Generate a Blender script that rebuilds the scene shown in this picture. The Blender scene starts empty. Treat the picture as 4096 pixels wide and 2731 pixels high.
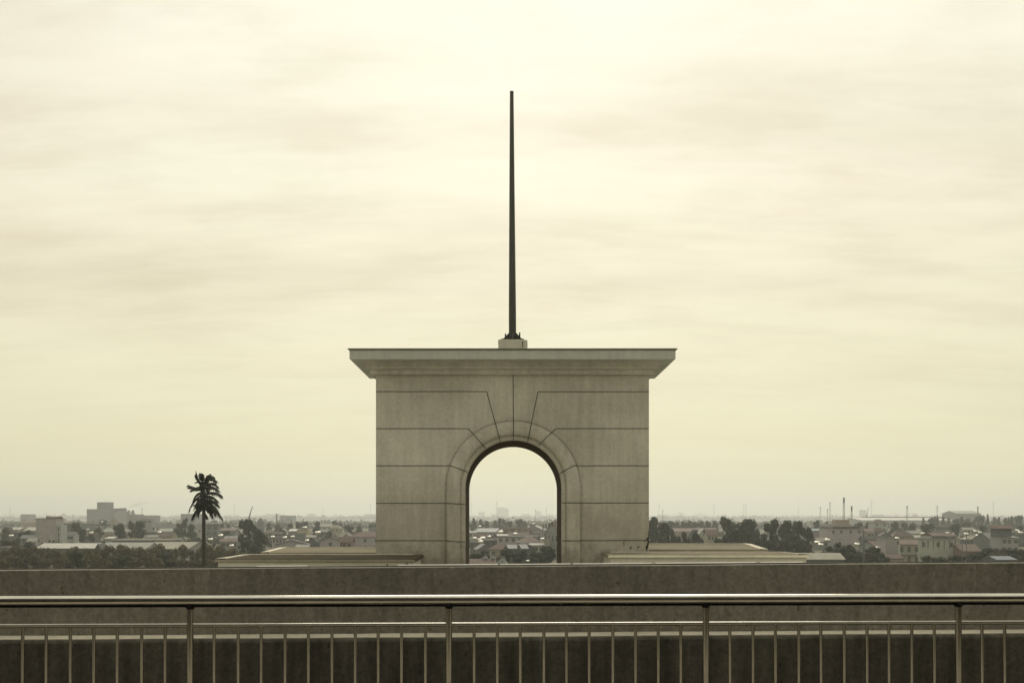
import bpy, bmesh, math, random
from mathutils import Vector, Matrix, noise as mnoise
R = math.radians
rnd = random.Random(7)
scene = bpy.context.scene
COL = scene.collection
E = 16.0            # eye height above the ground
F = 3982.0          # focal length in photo pixels (4096 wide)
VX, VY = 2038.0, 2064.0

# ------------------------------------------------------------------ camera
cd = bpy.data.cameras.new('camera')
cam = bpy.data.objects.new('camera', cd); COL.objects.link(cam)
cam.location = (0, 0, E); cam.rotation_euler = (R(90), 0, 0)
cd.sensor_width = 36.0; cd.lens = 35.0
cd.shift_x = 0.00244; cd.shift_y = 0.1705
cd.clip_start = 0.1; cd.clip_end = 30000
scene.camera = cam

# ------------------------------------------------------------------ sky and sun
SUN_EL, SUN_AZ = 40.0, 4.0
w = bpy.data.worlds.new('World'); scene.world = w; w.use_nodes = True
nt = w.node_tree; N = nt.nodes; L = nt.links
bg = N['Background']; bg.inputs['Strength'].default_value = 0.1
sky = N.new('ShaderNodeTexSky'); sky.sky_type = 'NISHITA'; sky.sun_disc = False
sky.sun_elevation = R(SUN_EL); sky.sun_rotation = R(SUN_AZ); sky.dust_density = 4.0
tc = N.new('ShaderNodeTexCoord')
def wm(op, a, b=None, c=None):
    n = N.new('ShaderNodeMath'); n.operation = op
    for i, v in enumerate((a, b, c)):
        if v is None: continue
        if isinstance(v, (int, float)): n.inputs[i].default_value = v
        else: L.new(v, n.inputs[i])
    return n.outputs[0]
sep = N.new('ShaderNodeSeparateXYZ'); L.new(tc.outputs['Generated'], sep.inputs[0])
sx, sy, sz = sep.outputs
den = wm('ADD', wm('MAXIMUM', sz, 0.0), 0.16)
px = wm('DIVIDE', sx, den); py = wm('DIVIDE', sy, den)
cmb = N.new('ShaderNodeCombineXYZ')
L.new(wm('MULTIPLY', px, 0.42), cmb.inputs[0]); L.new(py, cmb.inputs[1])
def wnoise(scale, detail, rough, off, dist=0.4):
    mp = N.new('ShaderNodeMapping'); mp.inputs['Location'].default_value = off
    L.new(cmb.outputs[0], mp.inputs[0])
    t = N.new('ShaderNodeTexNoise'); t.inputs['Scale'].default_value = scale
    t.inputs['Detail'].default_value = detail; t.inputs['Roughness'].default_value = rough
    t.inputs['Distortion'].default_value = dist
    L.new(mp.outputs[0], t.inputs['Vector']); return t.outputs['Fac']
def wramp(fac, stops):
    r = N.new('ShaderNodeValToRGB'); el = r.color_ramp.elements
    while len(el) > 1: el.remove(el[0])
    el[0].position = stops[0][0]; el[0].color = (*stops[0][1], 1)
    for p, c in stops[1:]:
        e = el.new(p); e.color = (*c, 1)
    L.new(fac, r.inputs[0]); return r.outputs['Color']
def wmix(bt, fac, a, b):
    m = N.new('ShaderNodeMix'); m.data_type = 'RGBA'; m.blend_type = bt
    if isinstance(fac, (int, float)): m.inputs[0].default_value = fac
    else: L.new(fac, m.inputs[0])
    for k, v in ((6, a), (7, b)):
        if isinstance(v, tuple): m.inputs[k].default_value = (*v, 1)
        else: L.new(v, m.inputs[k])
    return m.outputs[2]
# height above the horizon -> cream tone of the cloud cover (values are x10, background strength is 0.1)
elev = wramp(sz, [(0.0, (.88, .845, .575)), (0.06, (.865, .828, .545)), (0.16, (.88, .84, .62)), (0.30, (.925, .885, .72)),
                  (0.46, (.96, .965, .825)), (1.0, (1.05, 1.04, .92))])
c1 = wramp(wnoise(1.45, 5, .56, (8.4, 6.1, 0), .15), [(.34, (.905, .882, .838)), (.48, (.995, .968, .945)), (.60, (1.015, 1.025, .995))])
c2 = wramp(wnoise(5.0, 7, .6, (1.1, 1.9, 2), .1), [(.35, (.908, .888, .855)), (.50, (.985, .98, .97)), (.66, (1.035, 1.035, 1.03))])
c3 = wramp(wnoise(.7, 2, .5, (1.3, 9.2, 5)), [(.35, (1.0, .972, .96)), (.65, (.995, 1.0, .975))])
low = N.new('ShaderNodeMapRange'); low.interpolation_type = 'SMOOTHSTEP'; L.new(sz, low.inputs['Value'])
low.inputs['From Min'].default_value = .04; low.inputs['From Max'].default_value = .26; low.inputs['To Min'].default_value = .18
streaks = wmix('MIX', low.outputs[0], (.985, .98, .965), wmix('MULTIPLY', 1, c1, c2))
cover = wmix('MULTIPLY', 1, wmix('MULTIPLY', 1, elev, streaks), c3)
# the cloud cover is thinner and brighter on the sun's side than behind the viewer
dsun = N.new('ShaderNodeVectorMath'); dsun.operation = 'DOT_PRODUCT'; L.new(tc.outputs['Generated'], dsun.inputs[0])
dsun.inputs[1].default_value = (math.sin(R(SUN_AZ)) * math.cos(R(30)), math.cos(R(SUN_AZ)) * math.cos(R(30)), math.sin(R(30)))
glow = wm('POWER', wm('MAXIMUM', dsun.outputs['Value'], 0.0), 7.0)
side = wm('ADD', wm('MULTIPLY_ADD', sy, 0.07, 0.90), wm('MULTIPLY', glow, 0.055))
sidec = N.new('ShaderNodeCombineXYZ')
for i in range(3): L.new(wm('MULTIPLY', side, 10.0), sidec.inputs[i])
cover = wmix('MULTIPLY', 1, cover, sidec.outputs[0])
final = wmix('MIX', 0.96, sky.outputs[0], cover)
L.new(final, bg.inputs['Color'])

sl = bpy.data.lights.new('sun', 'SUN'); sl.energy = 1.6; sl.angle = R(32); sl.color = (1.0, .93, .80)
sun = bpy.data.objects.new('sun', sl); COL.objects.link(sun)
d = Vector((math.sin(R(SUN_AZ)) * math.cos(R(SUN_EL)), math.cos(R(SUN_AZ)) * math.cos(R(SUN_EL)), math.sin(R(SUN_EL))))
sun.rotation_euler = d.to_track_quat('Z', 'Y').to_euler(); sun.location = (0, 0, 60)

scene.view_settings.view_transform = 'Standard'; scene.view_settings.look = 'None'
scene.view_settings.exposure = 0.0; scene.view_settings.gamma = 1.0
scene.render.engine = 'CYCLES'
scene.cycles.max_bounces = 6; scene.cycles.diffuse_bounces = 3; scene.cycles.glossy_bounces = 3
scene.cycles.volume_bounces = 1; scene.cycles.use_denoising = True

# ------------------------------------------------------------------ helpers
def tag(o, label=None, cat=None, group=None, kind=None):
    if label: o['label'] = label
    if cat: o['category'] = cat
    if group: o['group'] = group
    if kind: o['kind'] = kind
    return o
def empty(name, loc, rz=0.0):
    o = bpy.data.objects.new(name, None); COL.objects.link(o)
    o.location = loc; o.rotation_euler = (0, 0, rz); o.empty_display_size = .3
    return o
class MB:
    def __init__(s): s.v = []; s.f = []; s.sm = []
    def poly(s, pts, smooth=False):
        n = len(s.v); s.v += [tuple(p) for p in pts]; s.f.append(tuple(range(n, n + len(pts)))); s.sm.append(smooth)
    def mesh(s, vs, fs, smooth=False):
        n = len(s.v); s.v += [tuple(p) for p in vs]
        for f in fs: s.f.append(tuple(n + i for i in f)); s.sm.append(smooth)
    def box(s, x0, x1, y0, y1, z0, z1):
        s.mesh([(x0,y0,z0),(x1,y0,z0),(x1,y1,z0),(x0,y1,z0),(x0,y0,z1),(x1,y0,z1),(x1,y1,z1),(x0,y1,z1)],
               [(3,2,1,0),(4,5,6,7),(0,1,5,4),(1,2,6,5),(2,3,7,6),(3,0,4,7)])
    def prism(s, prof, a0, a1, axis='x'):
        # prof: list of (u,z) counted round; extruded along x (u=y) or y (u=x)
        n = len(prof)
        mk = (lambda a, u, z: (a, u, z)) if axis == 'x' else (lambda a, u, z: (u, a, z))
        vs = [mk(a0, u, z) for u, z in prof] + [mk(a1, u, z) for u, z in prof]
        fs = [tuple(range(n - 1, -1, -1)), tuple(range(n, 2 * n))]
        fs += [(i, (i + 1) % n, n + (i + 1) % n, n + i) for i in range(n)]
        s.mesh(vs, fs)
    def tube(s, pts, rad, n=10, cap=True, smooth=True):
        pts = [Vector(p) for p in pts]
        if not hasattr(rad, '__len__'): rad = [rad] * len(pts)
        if smooth and cap and len(pts) == 2 and rad[0] == rad[1]:      # extra rings keep the end caps from bending the side normals
            dd = (pts[1] - pts[0]).normalized() * .004; pts = [pts[0], pts[0] + dd, pts[1] - dd, pts[1]]; rad = [rad[0]] * 4
        rings = []
        for i, p in enumerate(pts):
            t = (pts[min(i + 1, len(pts) - 1)] - pts[max(i - 1, 0)]).normalized()
            up = Vector((0, 0, 1)) if abs(t.z) < .9 else Vector((1, 0, 0))
            a = t.cross(up).normalized(); b = t.cross(a).normalized()
            rings.append([p + (a * math.cos(2 * math.pi * k / n) + b * math.sin(2 * math.pi * k / n)) * rad[i] for k in range(n)])
        vs = [v for r in rings for v in r]; fs = []
        for i in range(len(pts) - 1):
            for k in range(n):
                fs.append((i * n + k, i * n + (k + 1) % n, (i + 1) * n + (k + 1) % n, (i + 1) * n + k))
        s.mesh(vs, fs, smooth)
        if cap:
            s.poly(list(reversed(rings[0]))); s.poly(rings[-1])
    def data(s, name, mat):
        me = bpy.data.meshes.new(name); me.from_pydata(s.v, [], s.f)
        bm = bmesh.new(); bm.from_mesh(me)
        bmesh.ops.remove_doubles(bm, verts=bm.verts, dist=1e-5) if len(s.v) < 4000 else None
        bmesh.ops.recalc_face_normals(bm, faces=bm.faces) if len(s.v) < 4000 else None
        bm.to_mesh(me); bm.free()
        if any(s.sm) and len(me.polygons) == len(s.sm):
            me.polygons.foreach_set('use_smooth', s.sm)
        me.materials.append(mat); me.update(); return me
    def build(s, name, mat, parent=None, loc=None):
        o = bpy.data.objects.new(name, s.data(name, mat)); COL.objects.link(o)
        if parent: o.parent = parent
        if loc: o.location = loc
        return o
def bevel(o, wd, seg=2):
    m = o.modifiers.new('bevel', 'BEVEL'); m.width = wd; m.segments = seg; m.limit_method = 'ANGLE'; m.angle_limit = R(35)
def link(name, me, parent, loc=(0,0,0), rot=(0,0,0), sc=(1,1,1)):
    o = bpy.data.objects.new(name, me); COL.objects.link(o); o.parent = parent
    o.location = loc; o.rotation_euler = rot; o.scale = sc; return o

# ------------------------------------------------------------------ materials
def new_mat(name):
    m = bpy.data.materials.new(name); m.use_nodes = True
    return m, m.node_tree.nodes, m.node_tree.links, m.node_tree.nodes['Principled BSDF']
def nz(n, l, vec, scale, detail=4, rough=.55, sc=(1,1,1)):
    mp = n.new('ShaderNodeMapping'); mp.inputs['Scale'].default_value = sc; l.new(vec, mp.inputs[0])
    t = n.new('ShaderNodeTexNoise'); t.inputs['Scale'].default_value = scale
    t.inputs['Detail'].default_value = detail; t.inputs['Roughness'].default_value = rough
    l.new(mp.outputs[0], t.inputs['Vector']); return t.outputs['Fac']
def ramp(n, l, fac, stops):
    r = n.new('ShaderNodeValToRGB'); el = r.color_ramp.elements
    while len(el) > 1: el.remove(el[0])
    el[0].position = stops[0][0]; c = stops[0][1]; el[0].color = (*(c if isinstance(c, tuple) else (c,)*3), 1)
    for p, c in stops[1:]:
        e = el.new(p); e.color = (*(c if isinstance(c, tuple) else (c,)*3), 1)
    l.new(fac, r.inputs[0]); return r.outputs['Color']
def mul(n, l, a, b, fac=1.0, bt='MULTIPLY'):
    m = n.new('ShaderNodeMix'); m.data_type = 'RGBA'; m.blend_type = bt
    if isinstance(fac, (int, float)): m.inputs[0].default_value = fac
    else: l.new(fac, m.inputs[0])
    for k, v in ((6, a), (7, b)):
        if isinstance(v, tuple): m.inputs[k].default_value = (*v, 1)
        else: l.new(v, m.inputs[k])
    return m.outputs[2]
def bump(n, l, p, h, strength, dist=.01):
    b = n.new('ShaderNodeBump'); b.inputs['Strength'].default_value = strength; b.inputs['Distance'].default_value = dist
    l.new(h, b.inputs['Height']); l.new(b.outputs[0], p.inputs['Normal'])
def stone(name, base, streak=.0, speck=True, mott=.16, scale=1.0, rough=.9, spec=.12, scr=False, dirt=False):
    m, n, l, p = new_mat(name); g = n.new('ShaderNodeNewGeometry').outputs['Position']
    c = mul(n, l, base, ramp(n, l, nz(n, l, g, .9 * scale, 5, .6), [(.3, 1 - mott), (.7, 1 + mott * .6)]))
    c = mul(n, l, c, ramp(n, l, nz(n, l, g, 14 * scale, 6, .7), [(.3, 1 - mott * .9), (.7, 1 + mott * .55)]))
    c = mul(n, l, c, ramp(n, l, nz(n, l, g, 70, 3, .6), [(.3, .9), (.7, 1.08)]))
    if streak:
        c = mul(n, l, c, ramp(n, l, nz(n, l, g, 2.2, 5, .6, (4, 4, .35)), [(.34, 1 - streak), (.6, 1.0), (.78, 1 + streak * .5)]))
    if speck:
        c = mul(n, l, c, ramp(n, l, nz(n, l, g, 16, 2, .5, (1.6, 1.6, .8)), [(.71, 1.0), (.745, .55)]))
    if scr:
        c = mul(n, l, c, ramp(n, l, nz(n, l, g, 5, 4, .65, (3, 3, .55)), [(.60, 1.0), (.72, 1.35)]))
        c = mul(n, l, c, ramp(n, l, nz(n, l, g, 26, 5, .75), [(.30, .72), (.5, 1.0), (.72, 1.22)]))
        c = mul(n, l, c, ramp(n, l, nz(n, l, g, 6, 1, .4), [(.17, .35), (.22, 1.0)]))
    if dirt:   # rain splash and moss patches on the lowest courses, broken up by noise
        sp = n.new('ShaderNodeSeparateXYZ'); l.new(g, sp.inputs[0])
        def mth(op, a, b):
            q = n.new('ShaderNodeMath'); q.operation = op
            for i, v in enumerate((a, b)):
                if isinstance(v, (int, float)): q.inputs[i].default_value = v
                else: l.new(v, q.inputs[i])
            return q.outputs[0]
        hz_ = mth('MULTIPLY', mth('SUBTRACT', sp.outputs[2], E - .75), .55)
        k = mth('ADD', nz(n, l, g, 1.6, 6, .7), hz_)
        c = mul(n, l, c, ramp(n, l, k, [(.36, .62), (.52, .93), (.6, 1.0)]))
        c = mul(n, l, c, ramp(n, l, nz(n, l, g, .55, 3, .5), [(.36, (.86, .86, .84)), (.64, (1.10, 1.10, 1.11))]))
    l.new(c, p.inputs['Base Color']); p.inputs['Roughness'].default_value = rough; p.inputs['Specular IOR Level'].default_value = spec
    bump(n, l, p, nz(n, l, g, 45, 5, .7), .35, .01)
    return m
def plain(name, col, rough=.7, var=.12, scale=.5, metallic=0.0, spec=.3):
    m, n, l, p = new_mat(name); g = n.new('ShaderNodeNewGeometry').outputs['Position']
    c = mul(n, l, col, ramp(n, l, nz(n, l, g, scale, 5, .65), [(.3, 1 - var), (.7, 1 + var * .7)]))
    l.new(c, p.inputs['Base Color']); p.inputs['Roughness'].default_value = rough
    p.inputs['Metallic'].default_value = metallic; p.inputs['Specular IOR Level'].default_value = spec
    return m
def ribbed(name, col, rough, period, var=.15):
    m, n, l, p = new_mat(name)
    tcn = n.new('ShaderNodeTexCoord').outputs['Object']
    c = mul(n, l, col, ramp(n, l, nz(n, l, tcn, .35, 5, .65), [(.3, 1 - var), (.7, 1 + var * .7)]))
    c = mul(n, l, c, ramp(n, l, nz(n, l, tcn, 1.0, 3, .6, (1.5, .2, .2)), [(.35, 1 - var), (.65, 1.0)]))
    l.new(c, p.inputs['Base Color']); p.inputs['Roughness'].default_value = rough; p.inputs['Specular IOR Level'].default_value = .35
    wv = n.new('ShaderNodeTexWave'); wv.inputs['Scale'].default_value = 1.0 / period; l.new(tcn, wv.inputs['Vector'])
    bump(n, l, p, wv.outputs['Fac'], .5, .05)
    return m
M = {}
M['stone'] = stone('arch_render', (.485, .456, .394), streak=.13, mott=.16, dirt=True)
M['fascia'] = stone('fascia_render', (.44, .455, .405), streak=.10, speck=False, mott=.10)
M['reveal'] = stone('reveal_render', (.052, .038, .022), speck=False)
M['joint'] = plain('joint_paint', (.085, .095, .078), .9, .3, 3)
M['flash'] = plain('flashing_and_shade', (.20, .185, .15), .6, .3, 2)
M['concrete'] = stone('dark_concrete', (.285, .268, .224), streak=.18, mott=.2, scr=True)
M['concrete_low'] = stone('stained_shaded_concrete', (.138, .128, .102), streak=.4, mott=.2, scr=True)  # streaks are stains; its darker base also carries the weaker sky light there
M['ledge'] = stone('ledge_concrete', (.74, .69, .56), spec=0, speck=False, mott=.2)
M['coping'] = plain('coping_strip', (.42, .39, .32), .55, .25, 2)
M['block'] = stone('plinth_paint', (.56, .545, .465), streak=.08, speck=False, mott=.09)
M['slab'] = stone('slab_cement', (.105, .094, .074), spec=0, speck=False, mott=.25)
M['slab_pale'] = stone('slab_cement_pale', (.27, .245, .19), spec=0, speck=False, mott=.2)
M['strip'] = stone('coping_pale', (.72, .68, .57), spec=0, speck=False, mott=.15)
M['rust'] = plain('rust_stain', (.11, .065, .032), .9, .4, 6)
M['dirt_and_shade'] = plain('crack_dirt_and_shade', (.05, .047, .038), .95, .4, 6)
M['pole'] = plain('pole_steel', (.060, .060, .052), .5, .2, 1.2, .3)
M['black'] = plain('black_steel', (.016, .015, .013), .5, .2, 2, .2)
m, n, l, p = new_mat('stainless_steel')
g = n.new('ShaderNodeNewGeometry').outputs['Position']
l.new(mul(n, l, (.62, .60, .535), ramp(n, l, nz(n, l, g, 6, 5, .6), [(.3, .82), (.7, 1.05)])), p.inputs['Base Color'])
p.inputs['Metallic'].default_value = 1.0
l.new(ramp(n, l, nz(n, l, g, 20, 4, .6), [(.3, .11), (.7, .18)]), p.inputs['Roughness'])
M['steel'] = m
M['floor'] = stone('terrace_tile', (.46, .42, .335), speck=False)
M['rear'] = stone('rear_render', (.34, .33, .29), speck=False)
M['shade_canopy'] = plain('shade_canopy_paint', (.40, .42, .46), .8, .1, 1)  # added overhang, blue-grey to tint the band mirrored in the top rail
M['glass'] = plain('unseen_door_glass', (.03, .035, .045), .12, .1, 1, 0, .5)
# town
WALLS = dict(grey=(0.153,0.161,0.164), slate=(0.112,0.118,0.124), pale=(0.247,0.257,0.247), white=(0.330,0.341,0.328), cream=(0.271,0.260,0.207),
             pink=(.30,.255,.225), mint=(.33,.345,.30), yellow=(.37,.34,.21), lilac=(.31,.29,.29), brick=(.20,.135,.11))
for k, c in WALLS.items(): M['w_' + k] = plain('wall_' + k, c, .9, .16, .35)
ROOFS = dict(red=(0.118,0.078,0.064), salmon=(0.181,0.136,0.118), brown=(0.085,0.066,0.057), dark=(0.048,0.047,0.044), rust=(0.104,0.077,0.064))
for k, c in ROOFS.items(): M['r_' + k] = ribbed('tile_' + k, c, .8, .9, .2)
for k, c, ro in (('metal', (.24,.24,.21), .6), ('bright', (.40,.39,.34), .5), ('greymetal', (.16,.165,.16), .6), ('teal', (.10,.14,.13), .6), ('olive', (.24,.225,.17), .65), ('blue', (.13,.16,.19), .6)):
    M['r_' + k] = ribbed('sheet_' + k, c, ro, 1.1, .15)
M['r_flat'] = plain('flat_roof', (.24,.23,.20), .9, .2, .3)
M['win'] = plain('window_glass', (.075,.08,.075), .25, .2, .3, 0, .5)
M['frame'] = plain('pale_frame', (.5,.47,.4), .7, .1, 1)
M['tank'] = plain('tank_steel', (.82,.80,.74), .18, .06, 2, 1.0)
M['chim'] = plain('chimney_brick', (.14,.12,.105), .9, .2, .5)
M['mast'] = plain('mast_steel', (.16,.16,.15), .6, .1, 1, .2)
M['trunk'] = plain('bark', (.085,.07,.052), .95, .25, 2)
M['ptrunk'] = plain('palm_trunk', (.050,.050,.038), .9, .2, 1)
M['frond'] = plain('palm_frond', (.020,.024,.015), .7, .3, 1)
def leafmat(name, a, b):
    m, n, l, p = new_mat(name); tcn = n.new('ShaderNodeTexCoord').outputs['Object']
    oi = n.new('ShaderNodeObjectInfo').outputs['Random']
    c = ramp(n, l, nz(n, l, tcn, 5.5, 3, .6), [(.35, a), (.65, b)])
    c = mul(n, l, c, ramp(n, l, oi, [(0, (.8, .8, .8)), (1, (1.25, 1.2, 1.1))]))
    l.new(c, p.inputs['Base Color']); p.inputs['Roughness'].default_value = .75; p.inputs['Specular IOR Level'].default_value = .15
    return m
M['leaf_dark'] = leafmat('leaf_dark', (.016,.024,.016), (.036,.046,.026))
M['leaf_mid'] = leafmat('leaf_mid', (.035,.042,.024), (.07,.078,.040))
M['leaf_olive'] = leafmat('leaf_olive', (.045,.043,.020), (.125,.108,.055))

# ------------------------------------------------------------------ ground
m, n, l, p = new_mat('ground_fields')
g = n.new('ShaderNodeNewGeometry').outputs['Position']
c = ramp(n, l, nz(n, l, g, .012, 5, .6), [(.3, (.05,.055,.03)), (.5, (.10,.095,.06)), (.7, (.17,.15,.11))])
l.new(mul(n, l, c, ramp(n, l, nz(n, l, g, .2, 4, .6), [(.3, .75), (.7, 1.15)])), p.inputs['Base Color']); p.inputs['Roughness'].default_value = 1
mb = MB(); gx = [-7500, -3000, -1000, -300, 0, 300, 1000, 3000, 7500]; gy = [-400, 0, 100, 300, 600, 1200, 2500, 5000, 10000]
for i in range(8):
    for j in range(8):
        mb.poly([(gx[i],gy[j],0),(gx[i+1],gy[j],0),(gx[i+1],gy[j+1],0),(gx[i],gy[j+1],0)])
tag(mb.build('ground', m), kind='structure')

# ------------------------------------------------------------------ terrace, roof deck, added unseen rear building
FL = E - 1.55
mb = MB(); mb.box(-14, 14, -4, 5.70, FL - .3, FL); tag(mb.build('terrace_floor', M['floor']), kind='structure')
mb = MB(); mb.box(-13.9, 13.9, 8.6, 27, 0.004, E - 1.75); tag(mb.build('roof_deck', M['block']), kind='structure')
mb = MB(); mb.box(-14.05, 14.05, -3.9, 5.7, 0.004, FL - .31); tag(mb.build('terrace_base', M['rear']), kind='structure')
mb = MB(); mb.box(-14.1, 14.1, 5.71, 8.59, 0.004, FL - 3.4); tag(mb.build('unseen_lower_roof', M['dirt_and_shade']), kind='structure')  # unseen dark roof added so the baluster edges reflect something dark
rb = empty('building', (0, -4, FL))  # unseen building added behind the camera for its shade and reflections
mb = MB(); mb.box(-16, 16, -8, 0, .01, 6); mb.build('wall', M['rear'], rb)  # unseen wall of the added building behind the camera
mb = MB(); mb.box(-9.5, 9.5, .01, 7.7, 4.15, 4.42); o = mb.build('shade_canopy', M['shade_canopy'], rb)  # unseen overhang added to shade the foreground and limit the rail highlight
mb = MB(); mb.box(-9.4, -9.0, .01, 12.0, .01, 4.14); mb.build('shade_side_wall', M['concrete'], rb); mb = MB(); mb.box(9.0, 9.4, .01, 12.0, .01, 4.14); mb.build('shade_side_wall', M['concrete'], rb)  # unseen walls added to keep side sky out of the baluster reflections
gl = MB(); gl.box(-1.1, 1.1, .004, .06, .1, 2.6); gme = gl.data('unseen_glass_door', M['glass'])
for k in (-3, -2, 2, 3): link('unseen_glass_door', gme, rb, (k * 2.6, 0, 0))  # unseen doors, spaced for how the railing mirrors them
tag(rb, 'unseen grey building with glass doors and overhang, added to shade the terrace', 'building')

mb = MB(); mb.box(-8.98, 8.98, 4.6, 5.69, FL + .002, FL + .006); tag(mb.build('dark_reflect_strip', M['dirt_and_shade']), kind='structure')  # unseen dark strip added to darken the floor mirrored in the balusters
# ------------------------------------------------------------------ foreground concrete wall
def wz(off, Y): return -off * Y / F
cw = empty('concrete_wall', (0, 8.3, FL))
def wall_strip(prof_l, prof_r, name, mat, seg=60):
    # profiles (y,z) at x=-10 and x=10, swept with tiny unevenness
    mb = MB(); rows = []
    for i in range(seg + 1):
        t = i / seg; x = -10 + 20 * t
        row = []
        for (a, b) in zip(prof_l, prof_r):
            j = .004 * mnoise.noise(Vector((x * 1.3, a[0] * 9, a[1] * 7)))
            row.append((x, a[0] + (b[0] - a[0]) * t + j, a[1] + (b[1] - a[1]) * t + j))
        rows.append(row)
    n_ = len(prof_l)
    for i in range(seg):
        for k in range(n_):
            k2 = (k + 1) % n_
            mb.poly([rows[i][k], rows[i + 1][k], rows[i + 1][k2], rows[i][k2]])
    mb.poly(rows[0]); mb.poly(rows[-1][::-1])
    return mb.build(name, mat, cw)
def zline(offl, offr, Y, x):    # local z of a line seen at pixel offset offl / offr at the frame's two edges
    xl, xr = (0 - VX) * Y / F, (4096 - VX) * Y / F
    zl, zr = wz(offl, Y), wz(offr, Y); return zl + (zr - zl) * (x - xl) / (xr - xl) + 1.55
T0, T1 = zline(216, 185, 8.3, -10), zline(216, 185, 8.3, 10)
B0, B1 = zline(479, 453, 8.3, -10), zline(479, 453, 8.3, 10)
def up(h): return [(0, h[0]), (0, h[1] - .006), (.003, h[1] - .001), (.008, h[1]), (.20, h[1] - .001), (.20, h[0])]
wall_strip(up((B0 - .2, T0)), up((B1 - .2, T1)), 'upper_wall', M['concrete'])
wall_strip([(.10, T0 - .01), (.10, T0 + .006), (.125, T0 + .007), (.125, T0 - .01)], [(.10, T1 - .01), (.10, T1 + .006), (.125, T1 + .007), (.125, T1 - .01)], 'flashing_and_shade', M['dirt_and_shade'])  # dark strip drawn in for the shadow and dirt line along the top
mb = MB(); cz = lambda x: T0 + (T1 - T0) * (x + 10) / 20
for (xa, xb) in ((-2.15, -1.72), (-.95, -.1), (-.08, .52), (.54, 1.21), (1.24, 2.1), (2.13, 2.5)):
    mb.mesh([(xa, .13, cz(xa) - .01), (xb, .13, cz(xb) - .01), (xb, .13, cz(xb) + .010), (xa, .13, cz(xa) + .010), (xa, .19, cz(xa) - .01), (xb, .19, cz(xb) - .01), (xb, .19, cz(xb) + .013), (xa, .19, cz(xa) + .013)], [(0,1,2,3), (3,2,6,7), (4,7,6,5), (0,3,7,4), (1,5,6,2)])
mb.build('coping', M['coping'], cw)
def low(h): return [(-.27, -3.38), (-.27, h - .03), (-.262, h - .012), (-.245, h - .004), (-.004, h), (-.004, -3.38)]
wall_strip(low(B0), low(B1), 'lower_wall', M['concrete_low'])
mb = MB(); wall_strip([(-.243, B0 - .003), (-.243, B0 + .002), (-.006, B0 + .005), (-.006, B0 - .001)], [(-.243, B1 - .003), (-.243, B1 + .002), (-.006, B1 + .005), (-.006, B1 - .001)], 'ledge', M['ledge'])
tag(cw, 'long dark stained concrete parapet with a pale ledge, right behind the steel railing', 'wall')

# ------------------------------------------------------------------ railing
YA = .0332
rl = empty('railing', (0, 5.42, FL), math.atan(YA))
def rx(p): return (p - VX) * 5.42 / (F - YA * (p - VX)) * math.sqrt(1 + YA * YA)
tag(rl, 'stainless steel tube railing with thin vertical bars across the whole foreground', 'railing')
ZT, ZM = 1.55 - .455, 1.55 - .587
mb = MB(); mb.tube([(x, 0, ZT) for x in (-5.2, -5.19, -3, -1, 1.0, 3, 5.59, 5.6)], .0285, 40); mb.build('top_rail', M['steel'], rl)
mb = MB(); mb.box(-5.2, 5.6, -.02, .02, ZT - .0325, ZT - .027); mb.build('rail_seam', M['black'], rl)
posts = [rx(761) - 1.40 * k for k in (2, 1)] + [rx(p) for p in (761, 1795.5, 2823, 3833)] + [rx(3833) + 1.405]
mb = MB(); mb.tube([(0, 0, 0), (0, 0, ZT - .02)], .0178, 20); pme = mb.data('post', M['steel'])
mb = MB(); mb.tube([(0, 0, .03), (0, 0, .012)], [.022, .05], 20); mb.tube([(0, 0, .012), (0, 0, 0)], .05, 20); fme = mb.data('foot_flange', M['steel'])
mb = MB(); mb.tube([(0, 0, .12), (0, 0, ZM)], .0088, 14); bme = mb.data('baluster', M['steel'])
mb = MB(); mb.tube([(0, 0, ZT - .045), (0, 0, ZT - .026)], [.0185, .027], 20); cme = mb.data('post_cap', M['black'])
for i, x in enumerate(posts):
    o = link('post', pme, rl, (x, 0, 0)); link('foot_flange', fme, o); link('post_cap', cme, o)
    if i + 1 < len(posts):
        x1 = posts[i + 1]; wdt = x1 - x
        mb = MB(); mb.tube([(x + .014, 0, ZM), (x1 - .014, 0, ZM)], .0102, 20); mb.build('middle_rail', M['steel'], rl)
        mb = MB(); mb.tube([(x + .014, 0, .12), (x1 - .014, 0, .12)], .0102, 14); mb.build('bottom_rail', M['steel'], rl)
        s = .126; x_0 = x + (wdt - 9 * s) / 2
        for k in range(10): link('baluster', bme, rl, (x_0 + k * s + rnd.uniform(-.0025, .0025), 0, 0), (0, rnd.uniform(-.002, .002), 0))

# ------------------------------------------------------------------ stone arch
YW = 20.0; S = YW / F
XL, XR = -2.683, 2.801; CX, CZ = .079, .557; RI, RO = .960, 1.340; TH = 1.86; ZB = -1.75; ZTOP = 2.86
ar = empty('stone_arch', (0, YW, E))
tag(ar, 'weathered beige stone arch with a wide cornice standing on the roof', 'arch')
def arch_path(r, nseg=64):
    pts = [(CX - r, ZB)] + [(CX - r, ZB + (CZ - ZB) * t) for t in (.25, .5, .75)]
    pts += [(CX - r * math.cos(math.pi * k / nseg), CZ + r * math.sin(math.pi * k / nseg)) for k in range(nseg + 1)]
    pts += [(CX + r, ZB + (CZ - ZB) * t) for t in (.75, .5, .25, 0)]
    return pts
def outer_pt(x, z):
    if z <= CZ: return (XL if x < CX else XR, z)
    dx, dz = x - CX, z - CZ; t = 1e9
    if dz > 1e-6: t = min(t, (ZTOP - CZ) / dz)
    if dx > 1e-6: t = min(t, (XR - CX) / dx)
    if dx < -1e-6: t = min(t, (XL - CX) / dx)
    return (CX + dx * t, CZ + dz * t)
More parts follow.
